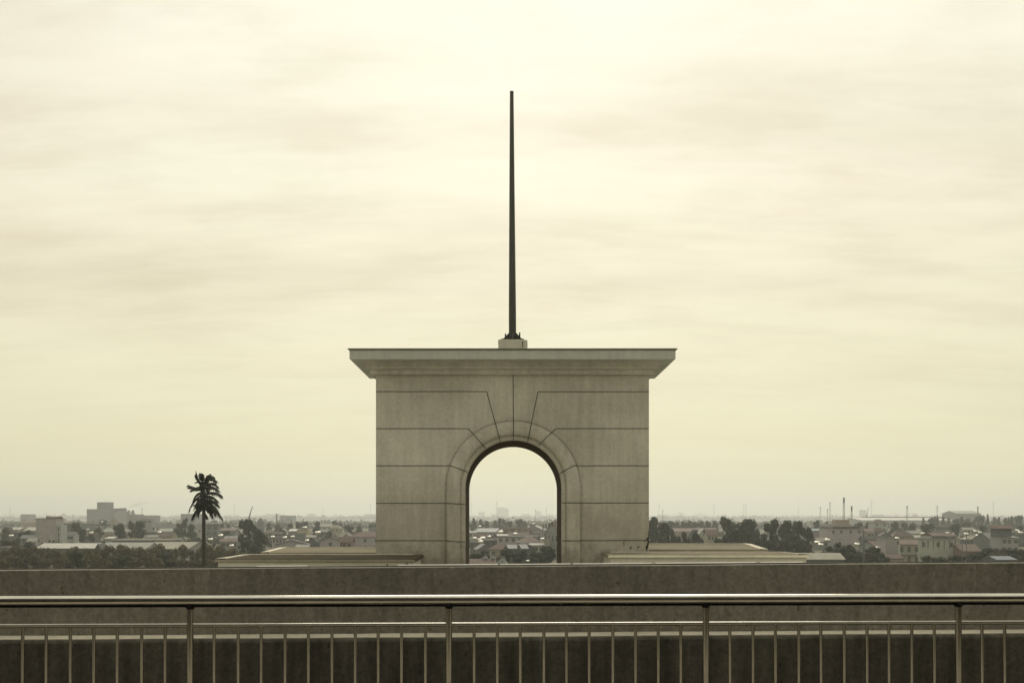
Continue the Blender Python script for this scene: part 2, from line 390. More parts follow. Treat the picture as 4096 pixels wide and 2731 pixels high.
angs = sorted([math.pi * k / 64 for k in range(65)] + [math.pi - math.atan2(ZTOP - CZ, CX - XL) if False else math.atan2(ZTOP - CZ, CX - XL), math.pi - math.atan2(ZTOP - CZ, XR - CX)])
inn = [(CX - RI, ZB)] + [(CX - RI * math.cos(a), CZ + RI * math.sin(a)) for a in angs] + [(CX + RI, ZB)]
out = [outer_pt(*q) for q in inn]
mb = MB()
for yy in (0, TH):
    for i in range(len(inn) - 1):
        mb.poly([(inn[i][0], yy, inn[i][1]), (inn[i+1][0], yy, inn[i+1][1]), (out[i+1][0], yy, out[i+1][1]), (out[i][0], yy, out[i][1])])
for i in range(len(out) - 1):
    mb.poly([(out[i][0], 0, out[i][1]), (out[i+1][0], 0, out[i+1][1]), (out[i+1][0], TH, out[i+1][1]), (out[i][0], TH, out[i][1])])
mb.build('wall', M['stone'], ar)
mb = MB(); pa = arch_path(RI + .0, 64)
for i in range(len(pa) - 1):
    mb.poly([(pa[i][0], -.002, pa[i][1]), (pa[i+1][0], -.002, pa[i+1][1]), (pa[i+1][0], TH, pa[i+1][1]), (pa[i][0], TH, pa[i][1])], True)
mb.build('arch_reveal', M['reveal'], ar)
def sweep(prof, y_sign=1, yoff=0):
    mb = MB(); rows = [arch_path(r, 72) for r, _ in prof]
    for k in range(len(prof) - 1):
        a, b = rows[k], rows[k + 1]; ya, yb = prof[k][1] * y_sign + yoff, prof[k + 1][1] * y_sign + yoff
        for i in range(len(a) - 1):
            mb.poly([(a[i][0], ya, a[i][1]), (a[i+1][0], ya, a[i+1][1]), (b[i+1][0], yb, b[i+1][1]), (b[i][0], yb, b[i][1])])
    return mb
PR = [(1.380, .0), (1.377, -.030), (1.366, -.034), (1.359, -.020), (1.349, -.020), (1.342, -.058), (1.326, -.086), (1.295, -.108), (1.245, -.118), (1.155, -.116), (1.100, -.102), (1.068, -.074), (1.058, -.026), (1.048, -.024), (1.043, -.032), (.985, -.028), (.968, -.014), (.9605, .0)]
sweep(PR).build('archivolt', M['stone'], ar)
sweep(PR, -1, TH).build('archivolt', M['stone'], ar)
# joints
def zx6(x, y): return ((x - 1047) / 1.522 * S, (1239 - y) / 1.522 * S)
lines = [[(234,481),(908,481),(993,792)], [(1896,482),(1220,482),(1155,797)], [(1069,372),(1071,785)],
         [(234,706),(796,706),(908,834)], [(1896,706),(1328,706),(1222,812)],
         [(234,932),(686,932),(778,965),(797,972)], [(1896,932),(1438,932),(1355,976),(1346,990)],
         [(234,1160),(663,1160),(781,1167)], [(1896,1158),(1480,1158),(1362,1158)],
         [(234,1387),(663,1387),(781,1396)], [(1896,1385),(1480,1387),(1362,1387)]]
def ring_r(x, z): return math.hypot(x - CX, z - CZ) if z > CZ else abs(x - CX)
mb = MB()
for ln in lines:
    pts = [zx6(*q) for q in ln]; wd = .0085
    for a, b in zip(pts[:-1], pts[1:]):
        A, B = Vector(a), Vector(b); t = (B - A).normalized(); nn = Vector((-t.y, t.x)) * wd; k = max(2, int((B - A).length / .012))
        prev = None
        for i in range(k + 1):
            q = A + (B - A) * (i / k); r = ring_r(q.x, q.y)
            y = -.0035
            if r < 1.381: y = -.0375
            if r < 1.343: y = -.1205
            if r < 1.061: y = -.0355
            if r < RI + .004: break
            jit = .0022 * mnoise.noise(Vector((q.x * 3, q.y * 3, 1)))
            cur = ((q.x + nn.x, y, q.y + nn.y + jit), (q.x - nn.x, y, q.y - nn.y + jit))
            if prev: mb.poly([prev[0], cur[0], cur[1], prev[1]])
            prev = cur
mb.build('joint_lines', M['joint'], ar)
# cornice: profile (overhang, z) swept round the rectangle
def ringsweep(prof, name, mat, seg=1):
    mb = MB(); rows = []
    for o_, z in prof:
        rows.append([(XL - o_, -o_, z), (XR + o_, -o_, z), (XR + o_, TH + o_, z), (XL - o_, TH + o_, z)])
    for a, b in zip(rows[:-1], rows[1:]):
        for k in range(4):
            k2 = (k + 1) % 4; mb.poly([a[k], a[k2], b[k2], b[k]])
    mb.poly(rows[0][::-1]); mb.poly(rows[-1])
    return mb.build(name, mat, ar)
cyma = [(.004, 2.835), (.098, 2.838), (.104, 2.85), (.104, 2.915), (.100, 2.925), (.100, 2.934)]
for i in range(9):
    t = i / 8; cyma.append((.118 + .117 * t + .018 * math.sin(2 * math.pi * t), 2.938 + .120 * t - .024 * math.sin(2 * math.pi * t)))
cyma += [(.252, 3.062), (.254, 3.082)]
ringsweep(cyma, 'cornice_moulding', M['stone'])
o = ringsweep([(.250, 3.080), (.452, 3.080), (.458, 3.088), (.458, 3.250), (.450, 3.262)], 'cornice_fascia', M['fascia'])
ringsweep([(.440, 3.2625), (.480, 3.266), (.494, 3.276), (.494, 3.288), (.470, 3.292)], 'flashing_and_shade', M['flash'])
# pedestal (centre of the roof)
YP = TH / 2
pd = MB(); pd.box(-.234, .372, YP - .3, YP + .3, 3.29, 3.665); o = pd.build('pedestal', M['block'], ar); bevel(o, .012)
bm = bmesh.new(); bm.from_mesh(o.data); bmesh.ops.subdivide_edges(bm, edges=bm.edges, cuts=6, use_grid_fill=True)
for v in bm.verts:
    k = mnoise.noise(v.co * 9) * .014
    if v.co.z > 3.6: v.co.z += k - (.02 if v.co.x > .3 else 0)
    v.co.x += k * .5
bm.to_mesh(o.data); bm.free()
mb = MB(); mb.poly([(.262, YP - .309, 3.62), (.285, YP - .309, 3.615), (.278, YP - .309, 3.5), (.272, YP - .309, 3.43), (.266, YP - .309, 3.52)])
mb.build('rust_stain', M['rust'], ar)
# cracked corner low on the right edge
rc = random.Random(3)
def jag(x0, x1, z0, z1, nn=10, wd=.02):
    mb = MB(); L_, R_ = [], []
    for i in range(nn + 1):
        t = i / nn; cx_ = x0 + (x1 - x0) * t + rc.uniform(-.025, .025); ww = wd * rc.uniform(.3, 1.2) * math.sin(math.pi * min(max(t, .06), .94))
        L_.append((min(cx_ - ww, XR - .01), -.004, z0 + (z1 - z0) * t)); R_.append((min(cx_ + ww, XR - .001), -.004, z0 + (z1 - z0) * t))
    for i in range(nn): mb.poly([L_[i], R_[i], R_[i+1], L_[i+1]])
    mb.build('crack', M['dirt_and_shade'], ar)
jag(2.76, 2.80, -.72, -.28, 14, .028); jag(2.70, 2.79, -.52, -.42, 6, .012); jag(2.745, 2.765, -.70, -.5, 8, .015)
jag(2.42, 2.46, -.68, -.58, 6, .015); jag(2.55, 2.60, -.64, -.60, 4, .02); jag(2.30, 2.31, -.62, -.5, 5, .008)

# flagpole
fp = empty('flagpole', (.064, YW + YP, E + 3.668))
tag(fp, 'tall thin dark tapering steel pole on a concrete pedestal above the arch', 'pole')
mb = MB(); h = 8.905 - 3.668
mb.tube([(0, 0, .02), (-.003, 0, .6), (-.012, 0, h * .6), (-.017, 0, h)], [.078, .077, .056, .039], 8, True, False); mb.build('shaft', M['pole'], fp)
mb = MB(); mb.tube([(-.017, 0, h - .004), (-.017, 0, h + .012)], .042, 12); mb.build('cap', M['black'], fp)
mb = MB(); mb.box(-.235, .235, -.235, .235, .002, .022); mb.build('base_plate', M['black'], fp)
mb = MB(); mb.prism([(.05, .02), (.222, .02), (.222, .034), (.15, .105), (.076, .185), (.05, .185)], -.012, .012, 'y'); gme = mb.data('gusset', M['pole'])
mb = MB(); mb.tube([(0, 0, .0), (0, 0, .125)], .0155, 10); mb.tube([(0, 0, .02), (0, 0, .042)], .02, 6); bo = mb.data('bolt', M['black'])
for k in range(4):
    link('gusset', gme, fp, (0, 0, 0), (0, 0, k * math.pi / 2))
    sx_, sy_ = ((1, 1), (-1, 1), (-1, -1), (1, -1))[k]
    link('bolt', bo, fp, (.148 * sx_, .148 * sy_, .02), (0, 0, 0), (1, 1, 1.15 if sx_ > 0 else .95))

# roof blocks either side of the arch
def block(label, x0, x1, yn, yf, zn, zf, slabm, strip_end, front_pale):
    t = empty('plinth_block', ((x0 + x1) / 2, (yn + yf) / 2, E - 1.75)); hx = (x1 - x0) / 2; hy = (yf - yn) / 2; zn += 1.75; zf += 1.75
    mb = MB(); mb.prism([(-hy + .045, 0), (hy - .004, 0), (hy - .004, zf - .062), (-hy + .045, zn - .062)], -hx + .05, hx - .05, 'x'); mb.build('body', M['block'], t)
    mb = MB(); mb.prism([(-hy, zn - .058), (hy - .002, zf - .058), (hy - .002, zf), (-hy + .006, zn), (-hy, zn - .006)], -hx, hx, 'x'); o = mb.build('slab', M[slabm], t)
    sgn = strip_end; w_ = .19
    xa, xb = (-hx + .004, -hx + w_) if sgn < 0 else (hx - w_, hx - .004)
    mb = MB(); kk = 24; top = []
    for i in range(kk + 1):
        u = i / kk; y = -hy + .012 + (2 * hy - .02) * u; z = zn + (zf - zn) * u + .002
        inner = (xb if sgn < 0 else xa) + rc.uniform(-.018, .018); outer = xa if sgn < 0 else xb
        top.append(((outer, y, z + .002), (inner, y, z + .016)))
    for a, b in zip(top[:-1], top[1:]):
        mb.poly([a[0], b[0], b[1], a[1]]); mb.poly([a[1], b[1], (b[1][0], b[1][1], b[1][2] - .02), (a[1][0], a[1][1], a[1][2] - .02)])
    mb.build('end_strip', M['strip'], t)
    mb = MB(); mb.box(-hx - .004, hx + .004, -hy - .008, -hy + .02, zn - .054, zn - .012); mb.build('front_lip', M[front_pale], t)
    # ridge strip along the far edge
    mb = MB(); mb.box(-hx + .2, hx - .2, hy - .06, hy - .004, zf + .001, zf + .014); mb.build('rear_strip', M['strip'], t)
    for k in range(10):
        pass
    tag(t, label, 'roof block', 'low roof blocks beside the arch'); return t
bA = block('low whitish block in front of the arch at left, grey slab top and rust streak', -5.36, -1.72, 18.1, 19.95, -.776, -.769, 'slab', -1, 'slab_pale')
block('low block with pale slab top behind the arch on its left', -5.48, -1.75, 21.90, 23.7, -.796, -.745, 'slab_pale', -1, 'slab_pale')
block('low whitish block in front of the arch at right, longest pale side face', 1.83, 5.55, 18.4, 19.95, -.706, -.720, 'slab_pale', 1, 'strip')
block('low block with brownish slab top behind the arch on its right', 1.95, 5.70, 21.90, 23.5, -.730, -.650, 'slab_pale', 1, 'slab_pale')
for (x0, x1, z0, z1) in ((1.60, 1.70, .60, .88), (1.66, 1.69, .5, .9), (1.3, 1.33, .7, .88)):
    mb = MB(); mb.poly([((x0 + x1) / 2 - .012, -.886, z1), ((x0 + x1) / 2 + .012, -.886, z1), (x1, -.886, z0), (x0, -.886, z0)]); mb.build('rust_stain', M['rust'], bA)


# ------------------------------------------------------------------ the town: frames give photo-pixel coordinates
FR = dict(a=(0, 1850, 2.868), b=(700, 1850, 2.868), c=(1800, 1950, 4.704), d=(2500, 1950, 2.868), e=(3276, 1950, 2.868))
def PX(fr, x): return FR[fr][0] + x / FR[fr][2]
def PY(fr, y): return FR[fr][1] + y / FR[fr][2]
def wx(fr, x, Z): return (PX(fr, x) - VX) * Z / F
def wh(fr, y, Z): return E - (PY(fr, y) - VY) * Z / F
mb = MB(); mb.box(-.5, .5, -.04, .04, -.5, .5); WIN = mb.data('window', M['win'])
mb = MB(); mb.box(-.62, .62, -.02, .02, -.6, .6); WFR = mb.data('frame', M['frame'])
def house(fr, x0, x1, yr, ye, Z, kind, wc, rc_, label, yaw=0, D=None, win=(1, 2), group='houses across the town', name='house', cat='house', ww=1.1, wframe=False):
    if Z >= 2300: Z *= 2.0; D = 50
    a = R(abs(yaw)); W = (x1 - x0) / FR[fr][2] * Z / F
    k = .7 if D is None else min(D / W, 2)
    W = W / (math.cos(a) + k * math.sin(a)); D = D or max(5, min(16, W * .7))
    zr = wh(fr, yr, Z); ze = wh(fr, ye, Z); ze = max(ze, 1.5); zr = max(zr, ze)
    t = empty(name, (wx(fr, (x0 + x1) / 2, Z), Z + D / 2, 0.0), R(yaw)); hw, hd = W / 2, D / 2; ov = .35
    tag(t, label, cat, group)
    mb = MB(); rf = MB()
    if kind == 'flat':
        mb.box(-hw, hw, -hd, hd, 0, ze)
        par = max(.25, min(1.0, zr - ze)) if zr > ze else .3
        rf.box(-hw - .12, hw + .12, -hd - .12, hd + .12, ze, ze + .22)
        for (xa, xb, ya, yb) in ((-hw, hw, -hd, -hd + .2), (-hw, hw, hd - .2, hd), (-hw, -hw + .2, -hd + .2, hd - .2), (hw - .2, hw, -hd + .2, hd - .2)):
            rf.box(xa, xb, ya, yb, ze + .22, ze + .22 + par * .6)
    elif kind == 'gx':
        mb.prism([(-hd, 0), (hd, 0), (hd, ze - .02), (0, zr - .2), (-hd, ze - .02)], -hw, hw, 'x')
        sl_ = (zr - ze) / hd
        rf.prism([(-hd - ov, ze - ov * sl_), (0, zr), (hd + ov, ze - ov * sl_), (hd + ov, ze - ov * sl_ - .16), (0, zr - .16), (-hd - ov, ze - ov * sl_ - .16)], -hw - ov, hw + ov, 'x')
    elif kind == 'gy':
        mb.prism([(-hw, 0), (hw, 0), (hw, ze - .02), (0, zr - .2), (-hw, ze - .02)], -hd, hd, 'y')
        sl_ = (zr - ze) / hw
        rf.prism([(-hw - ov, ze - ov * sl_), (0, zr), (hw + ov, ze - ov * sl_), (hw + ov, ze - ov * sl_ - .18), (0, zr - .18), (-hw - ov, ze - ov * sl_ - .18)], -hd - ov, hd + ov, 'y')
    elif kind == 'hip':
        mb.box(-hw, hw, -hd, hd, 0, ze - .05); rr = max(hw - hd * .8, hw * .12)
        e_ = [(-hw - ov, -hd - ov, ze), (hw + ov, -hd - ov, ze), (hw + ov, hd + ov, ze), (-hw - ov, hd + ov, ze)]
        q = [(-rr, 0, zr), (rr, 0, zr)]; b_ = [(x, y, z - .15) for x, y, z in e_]
        rf.mesh(e_ + q + b_, [(0,1,5,4), (1,2,5), (2,3,4,5), (3,0,4), (0,6,7,1), (1,7,8,2), (2,8,9,3), (3,9,6,0), (6,9,8,7)])
    elif kind == 'shed':
        mb.prism([(-hd, 0), (hd, 0), (hd, zr - .2), (-hd, ze - .2)], -hw, hw, 'x')
        sl_ = (zr - ze) / D
        rf.prism([(-hd - ov, ze - ov * sl_), (hd + ov, zr + ov * sl_), (hd + ov, zr + ov * sl_ - .16), (-hd - ov, ze - ov * sl_ - .16)], -hw - ov, hw + ov, 'x')
    elif kind == 'mansard':
        mb.box(-hw, hw, -hd, hd, 0, ze - .05); i_ = 1.3
        e_ = [(-hw - ov, -hd - ov, ze), (hw + ov, -hd - ov, ze), (hw + ov, hd + ov, ze), (-hw - ov, hd + ov, ze)]
        q = [(-hw + i_, -hd + i_, zr), (hw - i_, -hd + i_, zr), (hw - i_, hd - i_, zr), (-hw + i_, hd - i_, zr)]
        rf.mesh(e_ + q, [(0,1,5,4), (1,2,6,5), (2,3,7,6), (3,0,4,7), (4,5,6,7), (3,2,1,0)])
    mb.build('wall', M['w_' + wc], t); rf.build('roof', M['r_' + rc_], t)
    rows, cols = win
    for r_ in range(rows):
        zc = ze - 1.5 - r_ * 3.1
        if zc < 1.2: break
        for c_ in range(cols):
            xc = -hw + W * (c_ + .5) / cols + (rnd.uniform(-.12, .12) * W / cols)
            o = link('window', WIN, t, (xc, -hd - .03, zc), (0, 0, 0), (ww, 1, 1.45))
            if wframe: link('frame', WFR, o, (0, .035, 0))
    return t
H = house
# -- left edge to the palm (frame a)
H('a', 20, 110, 745, 775, 640, 'gx', 'slate', 'brown', 'low slate-grey house with brown roof at the far left edge', 8)
H('a', 105, 225, 742, 768, 690, 'shed', 'grey', 'bright', 'low shed with gleaming sheet roof near the left edge', 0, win=(0, 0))
H('a', 285, 412, 742, 775, 690, 'shed', 'grey', 'bright', 'gleaming low shed touching the left side of the tall grey block', 0, win=(0, 0))
H('a', 108, 225, 765, 800, 560, 'hip', 'slate', 'brown', 'house with dark brown hipped roof left of the tall grey block', -12)
H('a', 230, 410, 830, 862, 500, 'gx', 'grey', 'greymetal', 'long low grey house left of the tall grey block', 5)
H('a', 0, 80, 960, 975, 330, 'flat', 'slate', 'flat', 'grey flat-roofed house cut by the left edge of the photo', 0, win=(1, 1))
H('a', 300, 400, 865, 900, 430, 'gx', 'pale', 'metal', 'small pale house below the left foot of the tall grey block', 10)
t = H('a', 410, 640, 645, 650, 500, 'flat', 'lilac', 'flat', 'tall blank grey block with white side wing and small red roof', 0, 9, win=(0, 0), name='apartment_block', cat='building')
x_ = (640 - 525) / 2.868 * 500 / F
mb = MB(); mb.box(x_ + .02, x_ + 2.4, -3.9, 3, 0, 11.5); mb.build('side_wing', M['w_white'], t)
for k in range(3): link('window', WIN, t, (x_ + 1.2, -3.94, 9.5 - 2.8 * k), (0, 0, 0), (.5, 1, 2.2))
zt = wh('a', 650, 500)
mb = MB(); mb.box(.2, x_ - .1, -3.5, 3.5, zt + .36, zt + .9); mb.prism([(-3.9, zt + .9), (0, zt + 1.6), (3.9, zt + .9)], .0, x_ + .2, 'x'); mb.build('roof_hut', M['r_red'], t)
mb = MB(); mb.box(-1.0, .1, -2, 1, zt + .36, zt + 1.7); mb.build('stair_tower', M['w_slate'], t)
H('a', 230, 640, 632, 690, 1000, 'hip', 'pink', 'salmon', 'broad faded pink hipped hall behind the tall grey block', 0, 30, win=(0, 0), cat='hall', name='hall')
H('a', 690, 860, 690, 705, 620, 'flat', 'slate', 'flat', 'slate grey flat-roofed house just right of the tall block', 6, win=(2, 3))
H('a', 745, 860, 790, 830, 520, 'gx', 'white', 'greymetal', 'small whitewashed house between tall block and bushy tree', -8, win=(1, 3))
H('a', 935, 1110, 695, 712, 760, 'flat', 'grey', 'teal', 'long house with dark teal eaves below the silo', 0, win=(0, 0))
H('a', 1110, 1235, 690, 722, 740, 'flat', 'pale', 'dark', 'pale house with dark terrace roof below the silo', 0, win=(1, 2))
H('a', 1250, 1365, 645, 700, 900, 'gy', 'pink', 'rust', 'pinkish gabled house in front of the silo', 0, win=(1, 1))
H('a', 950, 1110, 800, 835, 560, 'gx', 'grey', 'salmon', 'grey house with faded salmon roof below the silo', -10)
H('a', 1180, 1290, 755, 790, 640, 'shed', 'cream', 'metal', 'cream shed with slanted roof right below the silo', 0, win=(0, 0))
H('a', 1205, 1290, 850, 868, 440, 'shed', 'pale', 'bright', 'tiny pale hut with bright roof left of the dark awning hall', 0, win=(0, 0))
H('a', 1200, 1290, 800, 830, 540, 'hip', 'cream', 'rust', 'small rusty-roofed cream house beside the bushy tree clump', 12)
H('a', 1600, 1740, 645, 655, 780, 'flat', 'pale', 'flat', 'pale blocky house with two dark windows right of the tree clump', 0, win=(1, 3), wframe=False, ww=2.2)
H('a', 1605, 1760, 602, 610, 1500, 'flat', 'grey', 'flat', 'hazy long office block far behind the pale blocky house', 0, 30, win=(0, 0), cat='building', name='office_block')
H('a', 1740, 2352, 695, 712, 1150, 'flat', 'grey', 'greymetal', 'very long hazy factory roof stretching behind the palm', 0, 30, win=(0, 0), cat='factory', name='factory')
H('a', 1740, 1985, 755, 785, 720, 'gx', 'pale', 'metal', 'pale workshop with open dark bays left of the palm', 0, 12, win=(1, 4), ww=4)
H('a', 1660, 1800, 830, 850, 560, 'gx', 'white', 'metal', 'small white house above the dark awning hall', 0, win=(1, 3))
H('a', 1800, 2000, 800, 840, 600, 'gx', 'yellow', 'rust', 'ochre house with rusty roof left of the palm', -6, win=(1, 4))
H('a', 1940, 2040, 860, 880, 520, 'flat', 'cream', 'flat', 'cream cottage behind the orchard left of the palm', 0, win=(1, 3))
H('a', 400, 1090, 928, 978, 345, 'gx', 'slate', 'bright', 'long shed with gleaming sheet roof behind the orchard', 4, 14, win=(0, 0), cat='shed', name='shed')
H('a', 1020, 1150, 930, 1010, 332, 'gy', 'slate', 'dark', 'dark gabled end of the gleaming long shed', 12, 10, win=(0, 0), cat='shed', name='shed')
H('a', 1095, 1640, 922, 1012, 372, 'gx', 'pale', 'metal', 'wide pale sheet-roofed hall right of the gleaming long shed', 0, 22, win=(0, 0), cat='hall', name='hall')
H('a', 1640, 2200, 916, 985, 380, 'gx', 'pale', 'olive', 'wide hall with olive grey roof reaching the palm', -4, 22, win=(0, 0), cat='hall', name='hall')
H('a', 1290, 1945, 878, 890, 405, 'flat', 'slate', 'bright', 'long dark awning hall with a thin bright roof line', 0, 14, win=(0, 0), cat='hall', name='hall')
# silo complex
Z = 1500; sl_ = empty('grain_silo', (wx('a', 1280, Z), Z, 0))
tag(sl_, 'hazy grey grain silo works with square tower on the left skyline', 'silo')
def sbox(nm, mt, xa, xb, yt, d0, d1):
    mb = MB(); c0 = wx('a', 1280, Z); mb.box(wx('a', xa, Z) - c0, wx('a', xb, Z) - c0, d0, d1, 0, wh('a', yt, Z)); return mb.build(nm, M[mt], sl_)
sbox('silo_block', 'w_grey', 995, 1295, 532, 0, 30); sbox('tower', 'w_slate', 1100, 1225, 452, 4, 26); sbox('annex', 'w_grey', 1478, 1572, 592, 2, 30)
sbox('conveyor_bridge', 'w_slate', 1225, 1400, 522, 10, 14).location.z = 0
mb = MB(); c0 = wx('a', 1280, Z); P_ = lambda x: wx('a', x, Z) - c0
mb.prism([(P_(1297), 0), (P_(1470), 0), (P_(1470), wh('a', 590, Z)), (P_(1440), wh('a', 555, Z)), (P_(1335), wh('a', 555, Z)), (P_(1297), wh('a', 585, Z))], 3, 30, 'y'); mb.build('mill_house', M['w_pale'], sl_)
mb = MB(); mb.box(P_(1350), P_(1400), 8, 18, wh('a', 560, Z), wh('a', 520, Z)); mb.build('roof_hut', M['w_slate'], sl_)
mb = MB(); mb.tube([(0, 0, 0), (0, 0, wh('a', 545, Z))], 1.6, 10); cme = mb.data('chimney', M['chim'])
for x in (1480, 1532): link('chimney', cme, sl_, (P_(x), -1.7, 0))
# -- palm to arch (frame b)
H('b', 65, 240, 585, 592, 1500, 'flat', 'grey', 'flat', 'hazy flat-topped block right behind the palm trunk', 0, 30, win=(1, 4), ww=5, cat='building', name='office_block')
H('b', 355, 495, 705, 720, 620, 'flat', 'grey', 'dark', 'grey house with dark terrace and two windows right of the palm', 0, win=(2, 2), ww=1.6)
H('b', 255, 360, 740, 755, 680, 'flat', 'lilac', 'flat', 'dull lilac flat-roofed house touching the palm trunk', 0, win=(1, 2))
H('b', 490, 690, 750, 775, 700, 'gx', 'grey', 'salmon', 'grey house with thin salmon roof right of the palm', 0, win=(0, 0))
H('b', 505, 705, 870, 902, 430, 'gx', 'lilac', 'salmon', 'lilac cottage with salmon roof in front of the round tree', 6, win=(1, 3), ww=2)
H('b', 560, 790, 838, 872, 500, 'gx', 'grey', 'greymetal', 'long grey sheet-roofed house behind the salmon cottage', 0, win=(0, 0))
H('b', 700, 810, 905, 930, 420, 'flat', 'pale', 'flat', 'pale low house at the left foot of the round tree', 0, win=(1, 2))
H('b', 938, 1012, 632, 690, 900, 'gy', 'slate', 'dark', 'dark steep gable peeping over the round tree', 0, win=(1, 1))
H('b', 1205, 1350, 602, 610, 1900, 'flat', 'grey', 'flat', 'hazy square block left of the slanted boom', 0, 30, win=(0, 0), cat='building', name='office_block')
H('b', 1030, 1180, 583, 590, 3000, 'flat', 'grey', 'flat', 'very faint long block left of the chimney', 0, 30, win=(0, 0), cat='building', name='office_block')
H('b', 1520, 1585, 580, 586, 3000, 'flat', 'grey', 'flat', 'very faint small tower between chimney and arch', 0, 30, win=(0, 0), cat='building', name='office_block')
H('b', 2170, 2300, 585, 592, 2600, 'flat', 'grey', 'flat', 'faint block on the skyline touching the arch', 0, 30, win=(0, 0), cat='building', name='office_block')
H('b', 1630, 1800, 702, 730, 800, 'gx', 'mint', 'metal', 'pale green house with sheet roof left of the arch', 6, win=(1, 3))
H('b', 1770, 1905, 712, 752, 720, 'hip', 'cream', 'olive', 'cream house with olive hipped roof near the arch', -8, win=(1, 2))
H('b', 1305, 1410, 762, 782, 640, 'shed', 'grey', 'bright', 'grey hut with bright slanted roof, midway from chimney to arch', 0, win=(0, 0))
H('b', 1400, 1522, 765, 775, 560, 'flat', 'yellow', 'flat', 'ochre flat-roofed block midway between palm and arch', 0, win=(0, 0))
H('b', 1300, 1480, 805, 815, 500, 'flat', 'grey', 'flat', 'blank grey block below the ochre one', 0, win=(0, 0))
H('b', 1060, 1230, 790, 815, 560, 'gx', 'slate', 'brown', 'slate house with brown roof right of the round tree', 10, win=(1, 3))
H('b', 1030, 1130, 770, 800, 640, 'hip', 'cream', 'salmon', 'small cream house with salmon hipped roof beside the round tree', 0)
H('b', 1110, 1290, 840, 865, 480, 'gx', 'lilac', 'dark', 'lilac house with dark roof beyond the wide gable hall', -6, win=(1, 4))
H('b', 1470, 1610, 830, 852, 520, 'gx', 'cream', 'olive', 'cream house with ribbed olive roof beyond the wide gable hall', 0)
H('b', 1085, 1520, 888, 935, 370, 'gy', 'lilac', 'dark', 'wide lilac-grey hall with a low dark gable', 10, 14, win=(1, 2), cat='hall', name='hall')
H('b', 1380, 1520, 940, 985, 345, 'gx', 'grey', 'metal', 'lean-to with ribbed pale roof in front of the wide gable hall', 0, 6, win=(0, 0), cat='shed', name='shed')
H('b', 1525, 1650, 855, 905, 400, 'gy', 'slate', 'dark', 'dark gabled house right of the wide gable hall', -14)
H('b', 1640, 1885, 848, 890, 385, 'gy', 'lilac', 'dark', 'blank lilac house with dark slanted eaves left of the red-roofed villa', 8, win=(1, 1))
H('b', 1870, 2025, 795, 850, 520, 'hip', 'pale', 'metal', 'pale house with grey hipped roof behind the salmon roofs', 0)
H('b', 1780, 1862, 820, 862, 500, 'gy', 'pale', 'salmon', 'small pale gable with salmon roof behind the blank lilac house', 10)
H('b', 1915, 2020, 815, 862, 480, 'gy', 'pink', 'salmon', 'pink gable touching the left side of the red-roofed villa', 0)
H('b', 1870, 2035, 855, 905, 400, 'gx', 'brick', 'red', 'brick house with red roof in front of the red-roofed villa', -6, win=(1, 3))
H('b', 1985, 2480, 790, 852, 420, 'hip', 'lilac', 'red', 'large red-roofed villa with lilac wall partly behind the arch', 0, 12, win=(2, 4), cat='villa', name='villa')
H('b', 2220, 2420, 690, 700, 650, 'flat', 'grey', 'flat', 'grey cube house with dark window touching the arch', 0, win=(1, 4), ww=2.4)
H('b', 1660, 1750, 765, 790, 600, 'gx', 'grey', 'greymetal', 'grey sheet-roofed house below the pale green one', 6)
# -- through the arch (frame c)
H('c', 535, 652, 452, 460, 3600, 'flat', 'slate', 'flat', 'hazy square block at left of the view through the arch', 0, 40, win=(0, 0), cat='building', name='office_block')
H('c', 760, 890, 492, 500, 3700, 'flat', 'slate', 'flat', 'low hazy wing left of the widest skyline tower in the arch', 0, 40, win=(0, 0), cat='building', name='office_block')
t = H('c', 888, 1106, 398, 402, 3500, 'flat', 'slate', 'flat', 'widest hazy tower block on the skyline inside the arch', 0, 40, win=(0, 0), cat='building', name='tower_block')
mb = MB(); zt = wh('c', 402, 7000); mb.box(-44, 28, -15, 15, zt, zt + 9); mb.box(-24, 4, -12, 12, zt + 9, zt + 13.6); mb.build('roof_storey', M['w_slate'], t)
H('c', 1620, 1716, 436, 442, 3600, 'flat', 'slate', 'flat', 'hazy narrow tower at right of the view through the arch', 0, 40, win=(0, 0), cat='building', name='tower_block')
H('c', 1345, 1480, 490, 496, 3400, 'flat', 'slate', 'flat', 'low hazy block midway on the skyline in the arch', 0, 40, win=(0, 0), cat='building', name='office_block')
H('c', 1840, 1940, 492, 500, 3400, 'flat', 'slate', 'flat', 'low hazy block at the right jamb of the arch', 0, 40, win=(0, 0), cat='building', name='office_block')
H('c', 1430, 1830, 715, 792, 700, 'gy', 'grey', 'metal', 'wide pale gabled hall inside the arch on the right', -6, 30, win=(1, 5), cat='hall', name='hall')
H('c', 1500, 1612, 682, 700, 800, 'flat', 'slate', 'dark', 'dark small hut on the ridge of the pale gabled hall', 0, win=(0, 0), cat='hut', name='hut')
H('c', 490, 960, 765, 830, 620, 'gx', 'grey', 'greymetal', 'wide grey sheet-roofed shed inside the arch on the left', -8, 26, win=(0, 0), cat='shed', name='shed')
H('c', 370, 490, 815, 842, 560, 'gx', 'mint', 'metal', 'pale green low house at the left jamb of the arch', 0)
t = H('c', 985, 1560, 755, 868, 560, 'mansard', 'pink', 'red', 'mansard-roofed building with pale dormers inside the arch', 0, 14, win=(0, 0), cat='building', name='mansard_building')
for x in (1110, 1245, 1372, 1478):
    q = (x - 1272) / 4.704 * 560 / F; zb = wh('c', 868, 560)
    mb = MB(); mb.prism([(q - .75, zb + .1), (q + .75, zb + .1), (q + .75, zb + 1.9), (q + .4, zb + 2.4), (q - .4, zb + 2.4), (q - .75, zb + 1.9)], -7.6, -4, 'y'); o = mb.build('dormer', M['w_cream'], t)
    link('window', WIN, o, (q, -7.62, zb + 1.1), (0, 0, 0), (.8, 1, 1.3))
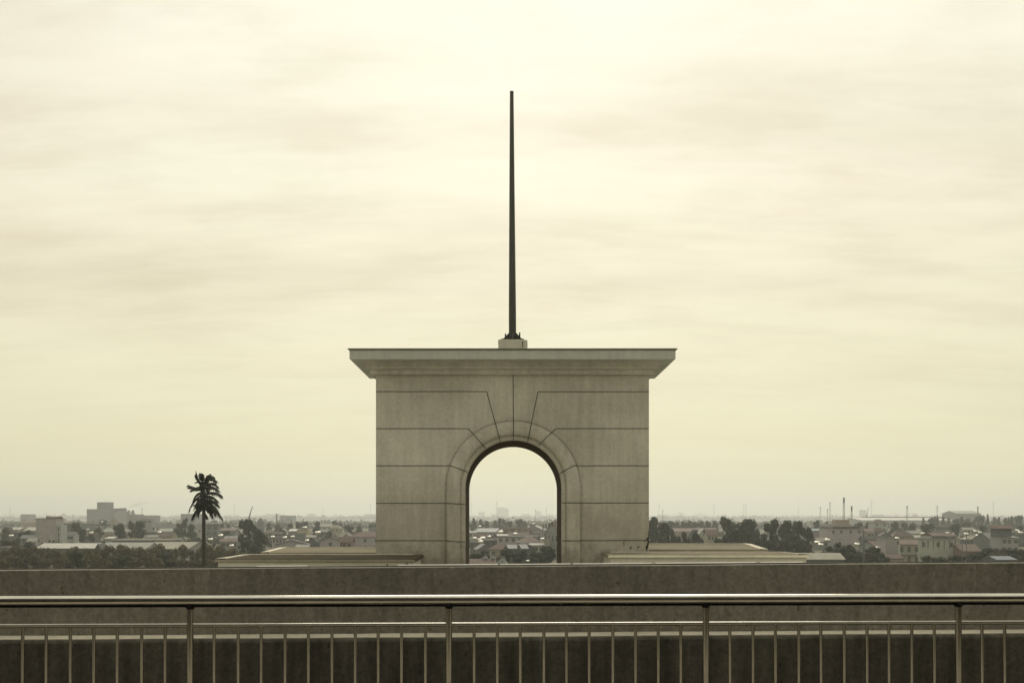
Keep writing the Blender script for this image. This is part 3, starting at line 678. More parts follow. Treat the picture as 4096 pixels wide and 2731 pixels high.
H('c', 455, 722, 866, 920, 500, 'gx', 'brick', 'red', 'low red-roofed brick house inside the arch on the left', 6)
H('c', 735, 910, 875, 925, 480, 'gy', 'grey', 'dark', 'small dark-gabled house right of the low red-roofed one', 10)
H('c', 890, 1100, 880, 920, 500, 'shed', 'pale', 'bright', 'pale shed roof under the mansard building', 0, win=(0, 0), cat='shed', name='shed')
H('c', 1110, 1480, 835, 885, 490, 'gx', 'pink', 'rust', 'rusty-roofed pink house just under the mansard building', 0, win=(0, 0))
H('c', 1560, 1720, 800, 830, 560, 'flat', 'lilac', 'flat', 'lilac flat-roofed house right of the mansard building', 0, win=(1, 3))
H('c', 875, 1720, 898, 918, 430, 'gx', 'lilac', 'dark', 'long lilac-grey house with dark eaves in the middle of the arch', 3, 12, win=(1, 7), ww=1.3, cat='house')
H('c', 640, 880, 950, 985, 440, 'gx', 'slate', 'brown', 'slate house with brown roof left of the long lilac one', 0)
H('c', 380, 640, 990, 1025, 420, 'gx', 'slate', 'dark', 'slate house with roof tanks at the left jamb of the arch', -6, win=(1, 3))
H('c', 1262, 1720, 922, 1030, 380, 'hip', 'pale', 'salmon', 'big faded salmon hipped roof inside the arch on the right', 0, 9, win=(1, 4))
H('c', 1755, 1885, 965, 972, 370, 'flat', 'cream', 'flat', 'cream box house beside the white gabled house', 0, win=(0, 0))
H('c', 1500, 1760, 1045, 1075, 365, 'gx', 'mint', 'metal', 'pale green low house under the salmon hipped roof', 0, 6, win=(1, 3), ww=1.4)
t = H('c', 1815, 2250, 625, 868, 375, 'gy', 'pale', 'salmon', 'tall white gabled house with slit windows at the right jamb', -18, 14, win=(0, 0))
zt = wh('c', 950, 375)
for k in range(6): link('window', WIN, t, (-5.2 + k * 1.35, -7.03, zt), (0, 0, 0), (.45, 1, 2.1))
for k in range(5): link('window', WIN, t, (-3.6 + k * 1.2, -7.03, zt + 4.2 + .35 * k), (0, 0, 0), (.4, 1, 2.0))
H('c', 740, 1100, 1062, 1160, 350, 'hip', 'cream', 'red', 'red hipped roof low in the arch, left of the twin grey gables', 0, 7, win=(1, 2))
H('c', 450, 780, 1060, 1150, 358, 'gy', 'grey', 'greymetal', 'grey gabled roof low in the arch on the left', 12, 8)
H('c', 1045, 1255, 1075, 1135, 345, 'gx', 'slate', 'greymetal', 'first of the twin grey gables low in the arch, the left one', 14, 6)
H('c', 1290, 1450, 1072, 1135, 342, 'gx', 'slate', 'greymetal', 'right one of the twin grey gables low in the arch', 14, 6)
H('c', 1250, 1520, 1030, 1085, 360, 'hip', 'slate', 'dark', 'dark hipped roof behind the twin grey gables', 0, 8)
t = H('c', 240, 850, 1345, 1440, 270, 'gx', 'brick', 'red', 'long red tiled temple roof at the bottom left of the arch', 3, 8, win=(0, 0), cat='temple', name='temple')
zt = wh('c', 1345, 270)
mb = MB(); mb.tube([(0, 0, -.1), (0, 0, .45), (0, 0, .9), (0, 0, 1.7)], [.95, .6, .18, .03], 8, True, False); spm = mb.data('spire', M['r_greymetal'])
for x in (658, 803): link('spire', spm, t, ((x - 545) / 4.704 * 270 / F, 0, zt))
t = empty('pavilion', (wx('c', 985, 262), 262, 0)); tag(t, 'conical grey roofed pavilion beside the long temple roof', 'pavilion')
zt = wh('c', 1310, 262); mb = MB(); mb.tube([(0, 0, zt - 2.4), (0, 0, zt - 1.5), (0, 0, zt - .7), (0, 0, zt)], [2.3, 1.5, .75, .05], 12, True, False); mb.build('roof', M['r_greymetal'], t)
mb = MB(); mb.tube([(0, 0, 0), (0, 0, zt - 2.4)], 1.7, 12); mb.build('wall', M['w_slate'], t)
# -- right of the arch (frame d)
H('d', 540, 830, 465, 500, 620, 'gx', 'pink', 'salmon', 'long pink-roofed building between the dark trees right of the arch', 0, 12, win=(0, 0))
H('d', 830, 1055, 463, 500, 640, 'gx', 'pink', 'salmon', 'pink roof behind the house with the white attic gable', 0, 12, win=(0, 0))
H('d', 740, 880, 478, 540, 520, 'hip', 'slate', 'dark', 'dark hipped roof left of the white attic gable', 0)
t = H('d', 860, 952, 468, 520, 470, 'gy', 'mint', 'metal', 'green-grey house with white triangular attic gable', 0, 8, win=(0, 0))
zt = wh('d', 512, 470)
mb = MB(); mb.prism([(-1.1, zt + .2), (1.1, zt + .2), (0, zt + 1.6)], -4.12, -4.0, 'y'); mb.build('attic_window', M['win'], t)
H('d', 945, 1068, 478, 543, 460, 'gx', 'cream', 'red', 'cream house with red roof beside the white attic gable', 0, 8, win=(1, 3), ww=.9)
H('d', 2050, 2352 + 160, 752, 815, 245, 'gx', 'slate', 'olive', 'wide low shed with pale olive roof above the wall at right', 0, 8, win=(0, 0), cat='shed', name='shed')
H('d', 2150, 2300, 520, 565, 560, 'hip', 'brick', 'rust', 'small brick house with rusty roof left of the grey office', -10)
H('d', 2190, 2330, 570, 612, 470, 'gx', 'grey', 'metal', 'grey cottage with gleaming roof left of the grey office', 8)
H('d', 2100, 2352, 468, 490, 700, 'gx', 'slate', 'blue', 'slate house with bluish roof behind the right-hand trees', 0, win=(0, 0))
# -- frame e
t = H('e', 105, 512, 415, 470, 480, 'flat', 'lilac', 'flat', 'broad grey office with dark awning and two rooftop masts', 0, 14, win=(1, 4), ww=1.0, cat='office', name='office_block')
c_ = (105 + 512) / 2; u_ = 480 / 2.868 / F
mb = MB(); zt = wh('e', 470, 480); mb.box((105 - c_) * u_, (200 - c_) * u_, -6.9, 4, zt + .2, wh('e', 415, 480)); mb.build('stair_tower', M['w_lilac'], t)
mb = MB(); mb.box((160 - c_) * u_, (465 - c_) * u_, -7.6, -5, zt + .25, wh('e', 447, 480)); mb.build('awning', M['r_dark'], t)
mb = MB(); mb.box((200 - c_) * u_, (400 - c_) * u_, -2, 4, zt + .2, wh('e', 415, 480)); mb.box((225 - c_) * u_, (395 - c_) * u_, -1, 3, wh('e', 415, 480), wh('e', 368, 480)); mb.build('penthouse', M['w_pink'], t)
t = H('e', 622, 792, 362, 400, 640, 'hip', 'white', 'brown', 'white three-storey house with brown hipped cap roof', 0, 9, win=(2, 2))
H('e', 525, 640, 470, 492, 600, 'gx', 'pink', 'salmon', 'low salmon-roofed pink house right of the grey office', 0)
H('e', 615, 770, 455, 500, 560, 'hip', 'grey', 'red', 'grey house with pointed red roof below the white three-storey one', 0)
H('e', 535, 640, 495, 520, 540, 'gx', 'cream', 'rust', 'small cream rust-roofed house beside the grey office', 6)
H('e', 690, 850, 510, 560, 500, 'gy', 'grey', 'rust', 'grey gabled house with rusty eaves, centre of the right-hand town', -6)
H('e', 855, 1090, 492, 560, 520, 'hip', 'brick', 'rust', 'broad rusty hipped roof in the middle of the right-hand town', 0, win=(0, 0))
H('e', 1015, 1165, 490, 520, 560, 'gx', 'mint', 'metal', 'pale green house with gleaming sheet roof behind the long peeling wall', 0)
H('e', 1090, 1215, 545, 580, 500, 'gx', 'slate', 'bright', 'slate hut with bright tilted roof above the long peeling wall', 12, win=(0, 0))
H('e', 515, 745, 553, 595, 440, 'gx', 'slate', 'dark', 'dark-roofed shed right of the grey office', 0, win=(0, 0), cat='shed', name='shed')
H('e', 560, 770, 612, 670, 370, 'gx', 'pale', 'red', 'house with steep red roof left of the blank lilac wall', 20, 9)
H('e', 765, 965, 585, 592, 350, 'flat', 'lilac', 'flat', 'blank lilac box house at the foot of the right-hand town', 0, 9, win=(0, 0))
H('e', 755, 960, 768, 805, 290, 'gx', 'pink', 'red', 'red lean-to roof in front of the blank lilac box house', 0, 5, win=(0, 0), cat='shed', name='shed')
t = H('e', 955, 1175, 600, 645, 320, 'gx', 'cream', 'salmon', 'cream house with arched balconies and salmon roof', -14, 7, win=(0, 0))
zt = wh('e', 645, 320)
for k in range(3):
    for r_ in range(2):
        x = -2.2 + k * 2.2; z = zt - 1.7 - r_ * 3.2
        mb = MB(); mb.prism([(x - .5, z - .9), (x + .5, z - .9), (x + .5, z + .5), (x + .3, z + .9), (x - .3, z + .9), (x - .5, z + .5)], -3.56, -3.44, 'y'); mb.build('window', M['win'], t)
mb = MB(); mb.box(-3.4, 3.4, -4.3, -3.5, zt - 3.35, zt - 3.15); mb.build('balcony', M['w_pale'], t)
t = H('e', 1140, 1612, 580, 600, 335, 'flat', 'mint', 'flat', 'long pale green house with stained wall and red cap roof', 0, 12, win=(1, 3), ww=1.0)
u_ = 335 / 2.868 / F; c_ = (1140 + 1612) / 2; zt = wh('e', 600, 335)
mb = MB(); mb.box((1320 - c_) * u_, (1500 - c_) * u_, -4, 5, zt + .22, zt + 1.3); mb.build('roof_hut', M['w_pale'], t)
mb = MB(); mb.prism([(-5.2, zt + 1.3), (5.6, zt + 1.3), (1, zt + 2.35), (-1, zt + 2.35)], (1320 - c_) * u_, (1606 - c_) * u_, 'x'); mb.build('roof_cap', M['r_red'], t)
mb = MB()
for k in range(7):
    x = (1180 + 62 * k - c_) * u_; mb.poly([(x, -6.012, zt - .2), (x + .5, -6.012, zt - .2), (x + .4, -6.012, zt - 2.6), (x + .15, -6.012, zt - 3.4)])
mb.build('water_stain', M['w_slate'], t)
H('e', 1230, 1320, 548, 600, 400, 'gy', 'grey', 'rust', 'little gabled attic behind the long pale green house', 0, win=(0, 0))
H('e', 1610, 1860, 650, 720, 330, 'gx', 'brick', 'salmon', 'low faded red roof beside the pale green house, behind twin poles', 6, 8, win=(0, 0))
H('e', 1680, 1890, 555, 592, 430, 'hip', 'slate', 'olive', 'slate house with olive hipped roof above the low faded red roof', 0, win=(1, 4))
H('e', 1690, 1880, 540, 565, 480, 'gx', 'cream', 'salmon', 'cream house with salmon roof and tanks near the right edge', 0, win=(0, 0))
H('e', 1890, 2135, 515, 595, 400, 'gx', 'grey', 'greymetal', 'grey gabled house with ribbed roof left of the pagoda-roofed house', 18, 10, win=(1, 4))
t = H('e', 2090, 2285, 545, 570, 385, 'shed', 'pale', 'metal', 'tall house topped by a red pagoda roof near the right edge', 0, 9, win=(2, 3), ww=1.4)
u_ = 385 / 2.868 / F; c_ = (2090 + 2285) / 2; zt = wh('e', 470, 385)
mb = MB(); mb.box((2075 - c_) * u_, (2225 - c_) * u_, -3.5, 3, wh('e', 560, 385), zt); mb.build('upper_storey', M['w_slate'], t)
mb = MB(); xa, xb = (2045 - c_) * u_, (2255 - c_) * u_
mb.mesh([(xa, -4.6, zt), (xb, -4.6, zt), (xb, 4, zt), (xa, 4, zt), (xa + .8, -1.2, zt + 1.4), (xb - .8, -1.2, zt + 1.4), (xb - .8, .8, zt + 1.4), (xa + .8, .8, zt + 1.4)], [(0,1,5,4), (1,2,6,5), (2,3,7,6), (3,0,4,7), (4,5,6,7), (3,2,1,0)])
mb.build('pagoda_roof', M['r_red'], t)
H('e', 1955, 2045, 420, 432, 640, 'flat', 'grey', 'flat', 'hazy grey box house behind the grey gabled one at right', 0, win=(1, 2))
H('e', 1340, 1500, 428, 440, 640, 'flat', 'grey', 'flat', 'long grey house with window row between the right-hand trees', 0, win=(1, 5))
H('e', 1655, 1790, 455, 480, 620, 'gx', 'pale', 'metal', 'pale house behind the right-hand trees with bright tank', 0, win=(1, 3))
H('e', 2270, 2400, 505, 530, 520, 'gx', 'slate', 'brown', 'dim slate house cut by the right edge of the photo', 0)
H('e', 2020, 2260, 788, 820, 265, 'gx', 'slate', 'blue', 'low shed with bluish sheet roof at the bottom right', 4, 7, win=(0, 0), cat='shed', name='shed')
H('e', 1130, 1230, 600, 655, 355, 'gy', 'slate', 'dark', 'dark narrow gable between arched-balcony house and pale green house', 0, win=(0, 0))
H('e', 500, 1545, 345, 372, 1350, 'shed', 'pale', 'bright', 'very long factory with gleaming low roof on the right skyline', 0, 60, win=(0, 0), cat='factory', name='factory')
H('e', 570, 1545, 332, 340, 1480, 'flat', 'slate', 'greymetal', 'dark long roof line behind the gleaming factory', 0, 30, win=(0, 0), cat='factory', name='factory')
H('e', 1540, 1865, 264, 295, 1450, 'gx', 'grey', 'metal', 'big hazy hall with curved shoulder roof on the right skyline', 6, 40, win=(0, 0), cat='hall', name='hall')
H('e', 500, 540, 250, 256, 2600, 'flat', 'grey', 'flat', 'faint narrow tower block left on the right skyline', 0, 30, win=(0, 0), cat='building', name='tower_block')
H('e', 650, 745, 305, 310, 2400, 'flat', 'grey', 'flat', 'faint low block right of the faint narrow tower', 0, 30, win=(0, 0), cat='building', name='office_block')
H('a', 235, 326, 590, 596, 1900, 'flat', 'grey', 'flat', 'faint square block on the skyline at the far left', 0, 30, win=(0, 0), cat='building', name='office_block')
H('a', 704, 760, 600, 605, 2600, 'flat', 'grey', 'flat', 'faint small block between grey block and silo', 0, 30, win=(0, 0), cat='building', name='office_block')

# ------------------------------------------------------------------ trees
def make_proto(seed, shape, mat, leaves=2300):
    r = random.Random(seed); lobes = []
    if shape == 'broad':
        for i in range(16):
            a = r.uniform(0, 6.28); rr = r.uniform(0, .34); z = r.uniform(.36, .86); k = 1 - abs(z - .58) * 1.3
            lobes.append((math.cos(a) * rr * k, math.sin(a) * rr * k, z, r.uniform(.11, .17)))
    elif shape == 'loose':
        for i in range(15):
            a = r.uniform(0, 6.28); rr = r.uniform(.05, .38); z = r.uniform(.22, .92); k = 1.05 - .75 * max(0, z - .55) * 2
            lobes.append((math.cos(a) * rr * max(k, .3), math.sin(a) * rr * max(k, .3), z, r.uniform(.075, .14)))
    elif shape == 'cone':
        for i in range(13):
            z = .18 + .76 * i / 12; a = r.uniform(0, 6.28); rr = .3 * (1 - z) * r.uniform(.4, 1)
            lobes.append((math.cos(a) * rr, math.sin(a) * rr, z, .06 + .2 * (1 - z) + r.uniform(0, .04)))
    else:
        for i in range(14):
            a = r.uniform(0, 6.28); rr = r.uniform(0, .36); z = r.uniform(.15, .84) if rr < .27 else r.uniform(.15, .68)
            lobes.append((math.cos(a) * rr, math.sin(a) * rr, z, r.uniform(.12, .19)))
    vs, fs = [], []
    for i in range(leaves):
        lx, ly, lz, lr = lobes[i % len(lobes)]
        dv = Vector((r.gauss(0, 1), r.gauss(0, 1), r.gauss(0, 1))).normalized() * lr * (r.random() ** .45) * 1.08
        c = Vector((lx, ly, lz)) + dv
        s = r.uniform(.016, .036); nrm = (dv.normalized() + Vector((r.uniform(-.7, .7), r.uniform(-.7, .7), r.uniform(-.3, 1.0)))).normalized()
        a = nrm.orthogonal().normalized(); b = nrm.cross(a); th = r.uniform(0, 3.14)
        a, b = a * math.cos(th) + b * math.sin(th), b * math.cos(th) - a * math.sin(th)
        k = len(vs); vs += [c - a * s * 1.5, c + b * s * .8, c + a * s * 1.5, c - b * s * .8]; fs.append((k, k + 1, k + 2, k + 3))
    cm = bpy.data.meshes.new('crown'); cm.from_pydata([tuple(v) for v in vs], [], fs); cm.materials.append(mat); cm.update()
    mb = MB(); mb.tube([(0, 0, 0), (.005, 0, .2), (-.008, .004, .45), (0, 0, .72)], [.026, .02, .014, .004], 7)
    for lx, ly, lz, lr in lobes[:7]:
        z0 = max(.12, lz - .3); mb.tube([(0, 0, z0), (lx * .55, ly * .55, (z0 + lz) / 2 + .02), (lx, ly, lz)], [.011, .007, .002], 5)
    return cm, mb.data('trunk', M['trunk'])
PRO = {}
for i, (nm, shp, mt) in enumerate((('broad', 'broad', 'leaf_dark'), ('broad2', 'broad', 'leaf_mid'), ('loose', 'loose', 'leaf_mid'), ('loose2', 'loose', 'leaf_dark'),
                                   ('cone', 'cone', 'leaf_dark'), ('bush', 'bush', 'leaf_olive'), ('bush2', 'bush', 'leaf_olive'), ('bush3', 'bush', 'leaf_dark'))):
    PRO[nm] = make_proto(20 + i, shp, M[mt])
BIG = {'loose': make_proto(51, 'loose', M['leaf_mid'], 4200), 'loose2': make_proto(52, 'loose', M['leaf_dark'], 4200),
       'broad': make_proto(53, 'broad', M['leaf_dark'], 4200), 'bush3': make_proto(54, 'bush', M['leaf_dark'], 4200)}
def tree(fr, xc, wpx, yt, Z, kind, label, group='trees across the town', big=False, name='tree'):
    h = max(2.0, wh(fr, yt, Z)); wd = wpx / FR[fr][2] * Z / F
    t = empty(name, (wx(fr, xc, Z), Z, 0), rnd.uniform(0, 6.28)); t.scale = (wd * 1.3, wd * 1.3, h)
    cm, tm = (BIG if big else PRO)[kind]
    link('crown', cm, t); link('trunk', tm, t)
    tag(t, label, 'tree', group); return t
T = tree
# orchard in front, left
OL = 'olive-brown bushy tree in the dense orchard behind the left end of the wall'
for i in range(20):
    x = 20 + i * 122 + rnd.uniform(-25, 25); T('a', x, rnd.uniform(170, 230), 962 + rnd.uniform(-34, 28) - (24 if x > 1200 else 0), rnd.uniform(300, 318), ('bush', 'bush2')[i % 2], OL, 'olive orchard trees')
for i in range(23):
    x = 10 + i * 106 + rnd.uniform(-25, 25); T('a', x, rnd.uniform(150, 215), 1055 + rnd.uniform(-45, 40), rnd.uniform(262, 285), ('bush2', 'bush', 'bush', 'bush3', 'bush2')[i % 5], OL, 'olive orchard trees')
for i in range(5):
    T('b', 400 + i * 95, 190, (905, 930, 965, 960, 985)[i], 305 - i * 3, ('bush', 'bush2')[i % 2], OL, 'olive orchard trees')
# left
T('a', 880, 150, 680, 560, 'loose', 'slender loose-crowned tree right of the tall grey block')
T('a', 935, 130, 760, 540, 'broad', 'low round tree leaning on the slender loose-crowned one')
T('a', 1130, 130, 745, 600, 'broad2', 'round tree below the silo tower')
T('a', 1060, 110, 790, 560, 'broad', 'small dark tree left of the one below the silo tower')
T('a', 1180, 130, 650, 900, 'broad', 'dark tree in front of the silo block')
T('a', 1370, 190, 690, 560, 'broad', 'left tree of the bushy clump right of the silo')
T('a', 1525, 130, 640, 580, 'loose2', 'tallest tree in the bushy clump right of the silo')
T('a', 1600, 170, 660, 560, 'broad', 'right tree of the bushy clump beside the pale blocky house')
T('a', 2095, 150, 612, 640, 'loose2', 'tall dark tree just left of the palm trunk')
T('a', 2190, 150, 700, 600, 'broad', 'round tree between the tall dark tree and the palm')
T('a', 2030, 110, 745, 620, 'broad', 'low round tree at the left foot of the tall dark tree')
T('a', 690, 80, 625, 900, 'broad', 'small tree peeping over the tall grey block')
T('a', 70, 110, 735, 600, 'broad2', 'round tree near the left edge among the roofs')
T('a', 250, 120, 790, 520, 'broad', 'dark round tree among the roofs left of the tall grey block')
T('a', 330, 130, 770, 580, 'broad2', 'green tree touching the left side of the tall grey block')
T('a', 170, 130, 880, 400, 'broad2', 'green tree above the left end of the orchard')
T('a', 60, 150, 880, 390, 'broad', 'dark tree above the orchard at the left edge')
T('a', 330, 120, 900, 370, 'broad', 'dark tree at the left end of the gleaming long shed')
# between palm and arch
T('b', 835, 225, 628, 420, 'loose2', 'large dark round-crowned tree midway between palm and arch', big=True)
T('b', 965, 190, 745, 400, 'broad', 'lower right half of the dark double tree between palm and arch', big=True)
T('b', 880, 250, 860, 370, 'bush3', 'dark undergrowth tree at the foot of the round-crowned tree', big=True)
T('b', 530, 90, 695, 760, 'broad', 'small round tree right of the palm trunk')
T('b', 610, 60, 695, 780, 'broad', 'tiny round tree further right of the palm trunk')
T('b', 600, 130, 775, 600, 'broad2', 'low bushy tree behind the salmon cottage')
T('b', 1075, 90, 685, 820, 'broad', 'small tree left of the brick chimney')
T('b', 1180, 100, 700, 780, 'broad2', 'small tree at the foot of the brick chimney')
T('b', 1320, 90, 688, 800, 'broad', 'first of three round trees right of the chimney, the left one')
T('b', 1415, 100, 672, 800, 'broad', 'middle one of three round trees right of the chimney')
T('b', 1490, 100, 668, 800, 'broad', 'right one of three round trees right of the chimney')
T('b', 1640, 100, 668, 800, 'broad', 'round tree above the pale green house left of the arch')
T('b', 1620, 130, 735, 640, 'broad', 'dark tree left of the pale green house')
T('b', 1830, 110, 662, 820, 'broad2', 'round tree behind the cream house near the arch')
T('b', 1895, 70, 685, 840, 'broad', 'small round tree right of the cream house')
T('b', 1990, 140, 712, 680, 'broad', 'dark spreading tree above the red-roofed villa')
T('b', 1775, 100, 780, 560, 'broad', 'dark tree behind the blank lilac house')
T('b', 2110, 100, 720, 700, 'broad2', 'green tree above the villa beside the arch')
T('b', 1225, 90, 755, 620, 'broad', 'dark tree amid roofs right of the round-crowned tree')
# in the arch
T('c', 465, 115, 535, 900, 'loose2', 'tallest tree at the left inside the arch')
T('c', 575, 120, 590, 880, 'broad2', 'second tree from the left inside the arch')
T('c', 690, 120, 615, 880, 'broad2', 'third tree from the left inside the arch')
T('c', 860, 140, 610, 860, 'loose', 'loose pale tree left of the middle tree clump in the arch')
T('c', 940, 120, 560, 880, 'broad', 'left tree of the middle clump inside the arch')
T('c', 1030, 120, 550, 870, 'loose2', 'highest tree of the middle clump inside the arch')
T('c', 1130, 160, 620, 850, 'broad', 'right low tree of the middle clump inside the arch')
T('c', 1310, 170, 575, 860, 'broad', 'round tree right of the middle clump inside the arch')
T('c', 1400, 110, 615, 860, 'broad2', 'small tree leaning on the round tree inside the arch')
T('c', 420, 130, 660, 880, 'broad', 'low tree touching the left jamb inside the arch')
T('c', 560, 420, 1150, 315, 'bush3', 'dark broad tree low at the left jamb of the arch', big=True)
T('c', 1080, 300, 1150, 300, 'loose2', 'dark tree low in the middle of the arch', big=True)
T('c', 1340, 330, 1130, 305, 'bush3', 'dark bushy tree under the twin grey gables', big=True)
T('c', 1560, 220, 1180, 298, 'loose', 'greener tree beside the dark bushy one in the arch', big=True)
T('c', 1840, 420, 1075, 300, 'broad', 'largest dark tree low at the right jamb of the arch', big=True)
T('c', 940, 170, 1235, 285, 'bush', 'small yellowish bush behind the conical pavilion')
T('c', 1250, 420, 1280, 270, 'bush3', 'dark tree crown filling the bottom of the arch', big=True)
T('c', 1700, 330, 1240, 275, 'bush3', 'dark tree at the bottom right of the arch opening', big=True)
# right of the arch
T('d', 320, 190, 310, 420, 'broad', 'tall dark tree touching the right side of the arch', big=True)
T('d', 460, 190, 378, 410, 'loose2', 'dark tree second from the right side of the arch', big=True)
T('d', 540, 150, 440, 380, 'bush3', 'lower dark tree third from the right side of the arch', big=True)
T('d', 680, 180, 478, 380, 'bush3', 'rounded dark tree left of the white attic gable', big=True)
T('d', 820, 150, 490, 375, 'broad', 'dark tree directly in front of the white attic gable', big=True)
T('d', 1170, 220, 348, 400, 'loose', 'airy thin-topped tree right of the cream red-roofed house', big=True)
T('d', 1400, 340, 335, 390, 'broad', 'broadest tree right of the arch with flat airy top', big=True)
T('d', 1250, 260, 440, 370, 'bush3', 'dense lower tree under the airy thin-topped one', big=True)
T('d', 1480, 240, 470, 372, 'bush3', 'dense lower tree under the broadest tree', big=True)
T('d', 1690, 240, 342, 400, 'loose2', 'tall dark tree with jagged top right of the broadest one', big=True)
T('d', 1850, 200, 352, 395, 'broad', 'dark tree in the middle of the right-hand clump', big=True)
T('d', 1980, 170, 358, 400, 'loose2', 'upright dark tree near the end of the right-hand clump', big=True)
T('d', 2090, 150, 435, 385, 'loose2', 'lower dark tree ending the right-hand clump', big=True)
T('d', 1620, 230, 500, 365, 'bush3', 'dense dark undergrowth left in the right-hand clump', big=True)
T('d', 1810, 300, 500, 362, 'bush3', 'dense dark undergrowth amid the right-hand clump', big=True)
T('d', 2030, 260, 560, 355, 'bush3', 'dense dark undergrowth at the end of the right-hand clump', big=True)
for i, x in enumerate((530, 600, 670, 740, 800, 880, 950, 1030)):
    T('d', x, 100, 372 + rnd.uniform(-4, 16), 820 + rnd.uniform(-20, 20), ('broad', 'broad2')[i % 2], 'small grey-green tree in the row above the pink roofs right of the arch', 'tree row above the pink roofs')
T('d', 2200, 120, 365, 760, 'broad', 'dark tree behind the grey office, left one')
T('d', 2290, 90, 368, 770, 'loose2', 'slim tree close left of the grey office')
for i, (x, w_, y, Z_) in enumerate(((610, 200, 540, 352), (735, 190, 560, 350), (900, 170, 585, 348), (1010, 190, 560, 352), (1120, 200, 530, 354))):
    T('d', x, w_, y, Z_, 'bush3', 'low dark crown in the thicket just behind the right roof blocks', 'thicket behind the right roof blocks', big=True)
T('c', 450, 420, 1215, 296, 'loose2', 'dark tree crossing the left jamb of the arch, above the temple roof', big=True)
T('c', 1480, 430, 1195, 288, 'bush3', 'dark tree between the twin grey gables and the largest dark tree in the arch', big=True)
# frame e
T('e', 460, 130, 388, 700, 'broad', 'grey-green tree just right of the grey office')
T('e', 570, 130, 390, 700, 'broad2', 'grey-green tree left of the white three-storey house')
T('e', 870, 140, 380, 720, 'broad', 'dark tree right of the white three-storey house')
T('e', 980, 150, 395, 720, 'broad2', 'green tree amid the roofs below the gleaming factory')
T('e', 1080, 130, 405, 700, 'broad', 'round green tree left of the long grey windowed house')
T('e', 1245, 190, 405, 600, 'broad', 'large round tree left of the long grey windowed house')
T('e', 1560, 150, 412, 610, 'broad', 'dark tree right of the long grey windowed house')
T('e', 1690, 190, 395, 640, 'broad2', 'broad green tree behind the pale house at right')
T('e', 1875, 120, 430, 600, 'broad', 'dark round tree left of the grey box house at right')
T('e', 2310, 100, 430, 600, 'broad', 'dark tree at the right edge beyond the pagoda roof')
T('e', 240, 230, 605, 330, 'bush3', 'dark bushy tree in front of the grey office', big=True)
T('e', 110, 220, 650, 320, 'bush3', 'low dark tree behind the olive shed roof', big=True)
T('e', 420, 240, 670, 310, 'bush3', 'dark tree left of the thick concrete pole foot', big=True)
T('e', 620, 260, 665, 305, 'broad', 'dark tree right of the thick concrete pole', big=True)
T('e', 700, 170, 740, 290, 'bush3', 'low dark bush before the blank lilac box house', big=True)
T('e', 1250, 150, 770, 285, 'bush3', 'low bush at the left foot of the long pale green house')
T('e', 1390, 130, 785, 282, 'bush3', 'low bush under the middle of the long pale green house')
T('e', 1570, 180, 765, 290, 'bush3', 'low dark tree at the right foot of the long pale green house')
T('e', 1760, 190, 745, 300, 'broad', 'dark tree behind the twin thin poles')
T('e', 1960, 230, 680, 320, 'bush3', 'dark tree in front of the grey gabled house at right')
T('e', 2150, 220, 690, 310, 'bush3', 'dark tree under the pagoda-roofed house')
T('e', 2310, 200, 695, 315, 'bush3', 'dark tree at the bottom right corner of the town')
for i, (x, w_, y, Z_) in enumerate(((180, 200, 690, 300), (330, 240, 640, 318), (560, 200, 705, 300), (660, 160, 760, 280), (1330, 140, 790, 280), (1480, 150, 790, 284), (1650, 170, 770, 292), (1860, 200, 720, 305), (2060, 220, 715, 300), (2230, 200, 740, 296))):
    T('e', x, w_, y, Z_, ('bush3', 'broad', 'bush')[i % 3], 'dark shrub-like tree crowding the bottom edge of the right-hand town, above the wall', 'undergrowth trees above the wall at right', big=i % 3 < 2)
for i in range(17):
    x = 1210 + i * 72 + rnd.uniform(-12, 12)
    T('e', x, rnd.uniform(60, 110), 335 + rnd.uniform(-12, 38) , 1000 + rnd.uniform(-40, 40), ('cone', 'broad', 'cone', 'broad2')[i % 4], 'small hazy tree in the long row below the skyline hall at right', 'hazy tree row at right')
for i, (x, y, k) in enumerate(((1330, 330, 'cone'), (1425, 335, 'cone'), (1935, 310, 'cone'), (2175, 345, 'cone'), (2290, 310, 'broad'), (1850, 310, 'broad'))):
    T('e', x, 75 if k == 'cone' else 130, y, 960, k, 'taller hazy tree standing out of the long row at right', 'hazy tree row at right')

# far woods: one mass per band, made of leaf-sized faces over many low crowns
def wood(x0, x1, Z, hmin, hmax, cw_, seed, mat):
    r = random.Random(seed); vs, fs = [], []; x = x0
    while x < x1:
        h_ = r.uniform(hmin, hmax) * (1.5 if r.random() < .07 else 1); wd = cw_ * r.uniform(.6, 1.4); zz = Z + r.uniform(-60, 60)
        for i in range(46):
            a = r.uniform(0, 6.28); q = math.sqrt(r.random()) * wd; z = h_ * (1 - (q / wd) ** 2 * .6) * r.uniform(.15, 1)
            c = Vector((x + q * math.cos(a), zz + q * math.sin(a), z)); s = cw_ * r.uniform(.10, .22)
            d_ = Vector((r.gauss(0, 1), r.gauss(0, 1), r.gauss(0, 1))).normalized(); a_ = d_.orthogonal().normalized() * s; b_ = d_.cross(a_)
            k = len(vs); vs += [c - a_, c + b_, c + a_, c - b_]; fs.append((k, k + 1, k + 2, k + 3))
        x += wd * .75
    me = bpy.data.meshes.new('far_wood'); me.from_pydata([tuple(v) for v in vs], [], fs); me.materials.append(mat); me.update()
    o = bpy.data.objects.new('far_wood', me); COL.objects.link(o); return o
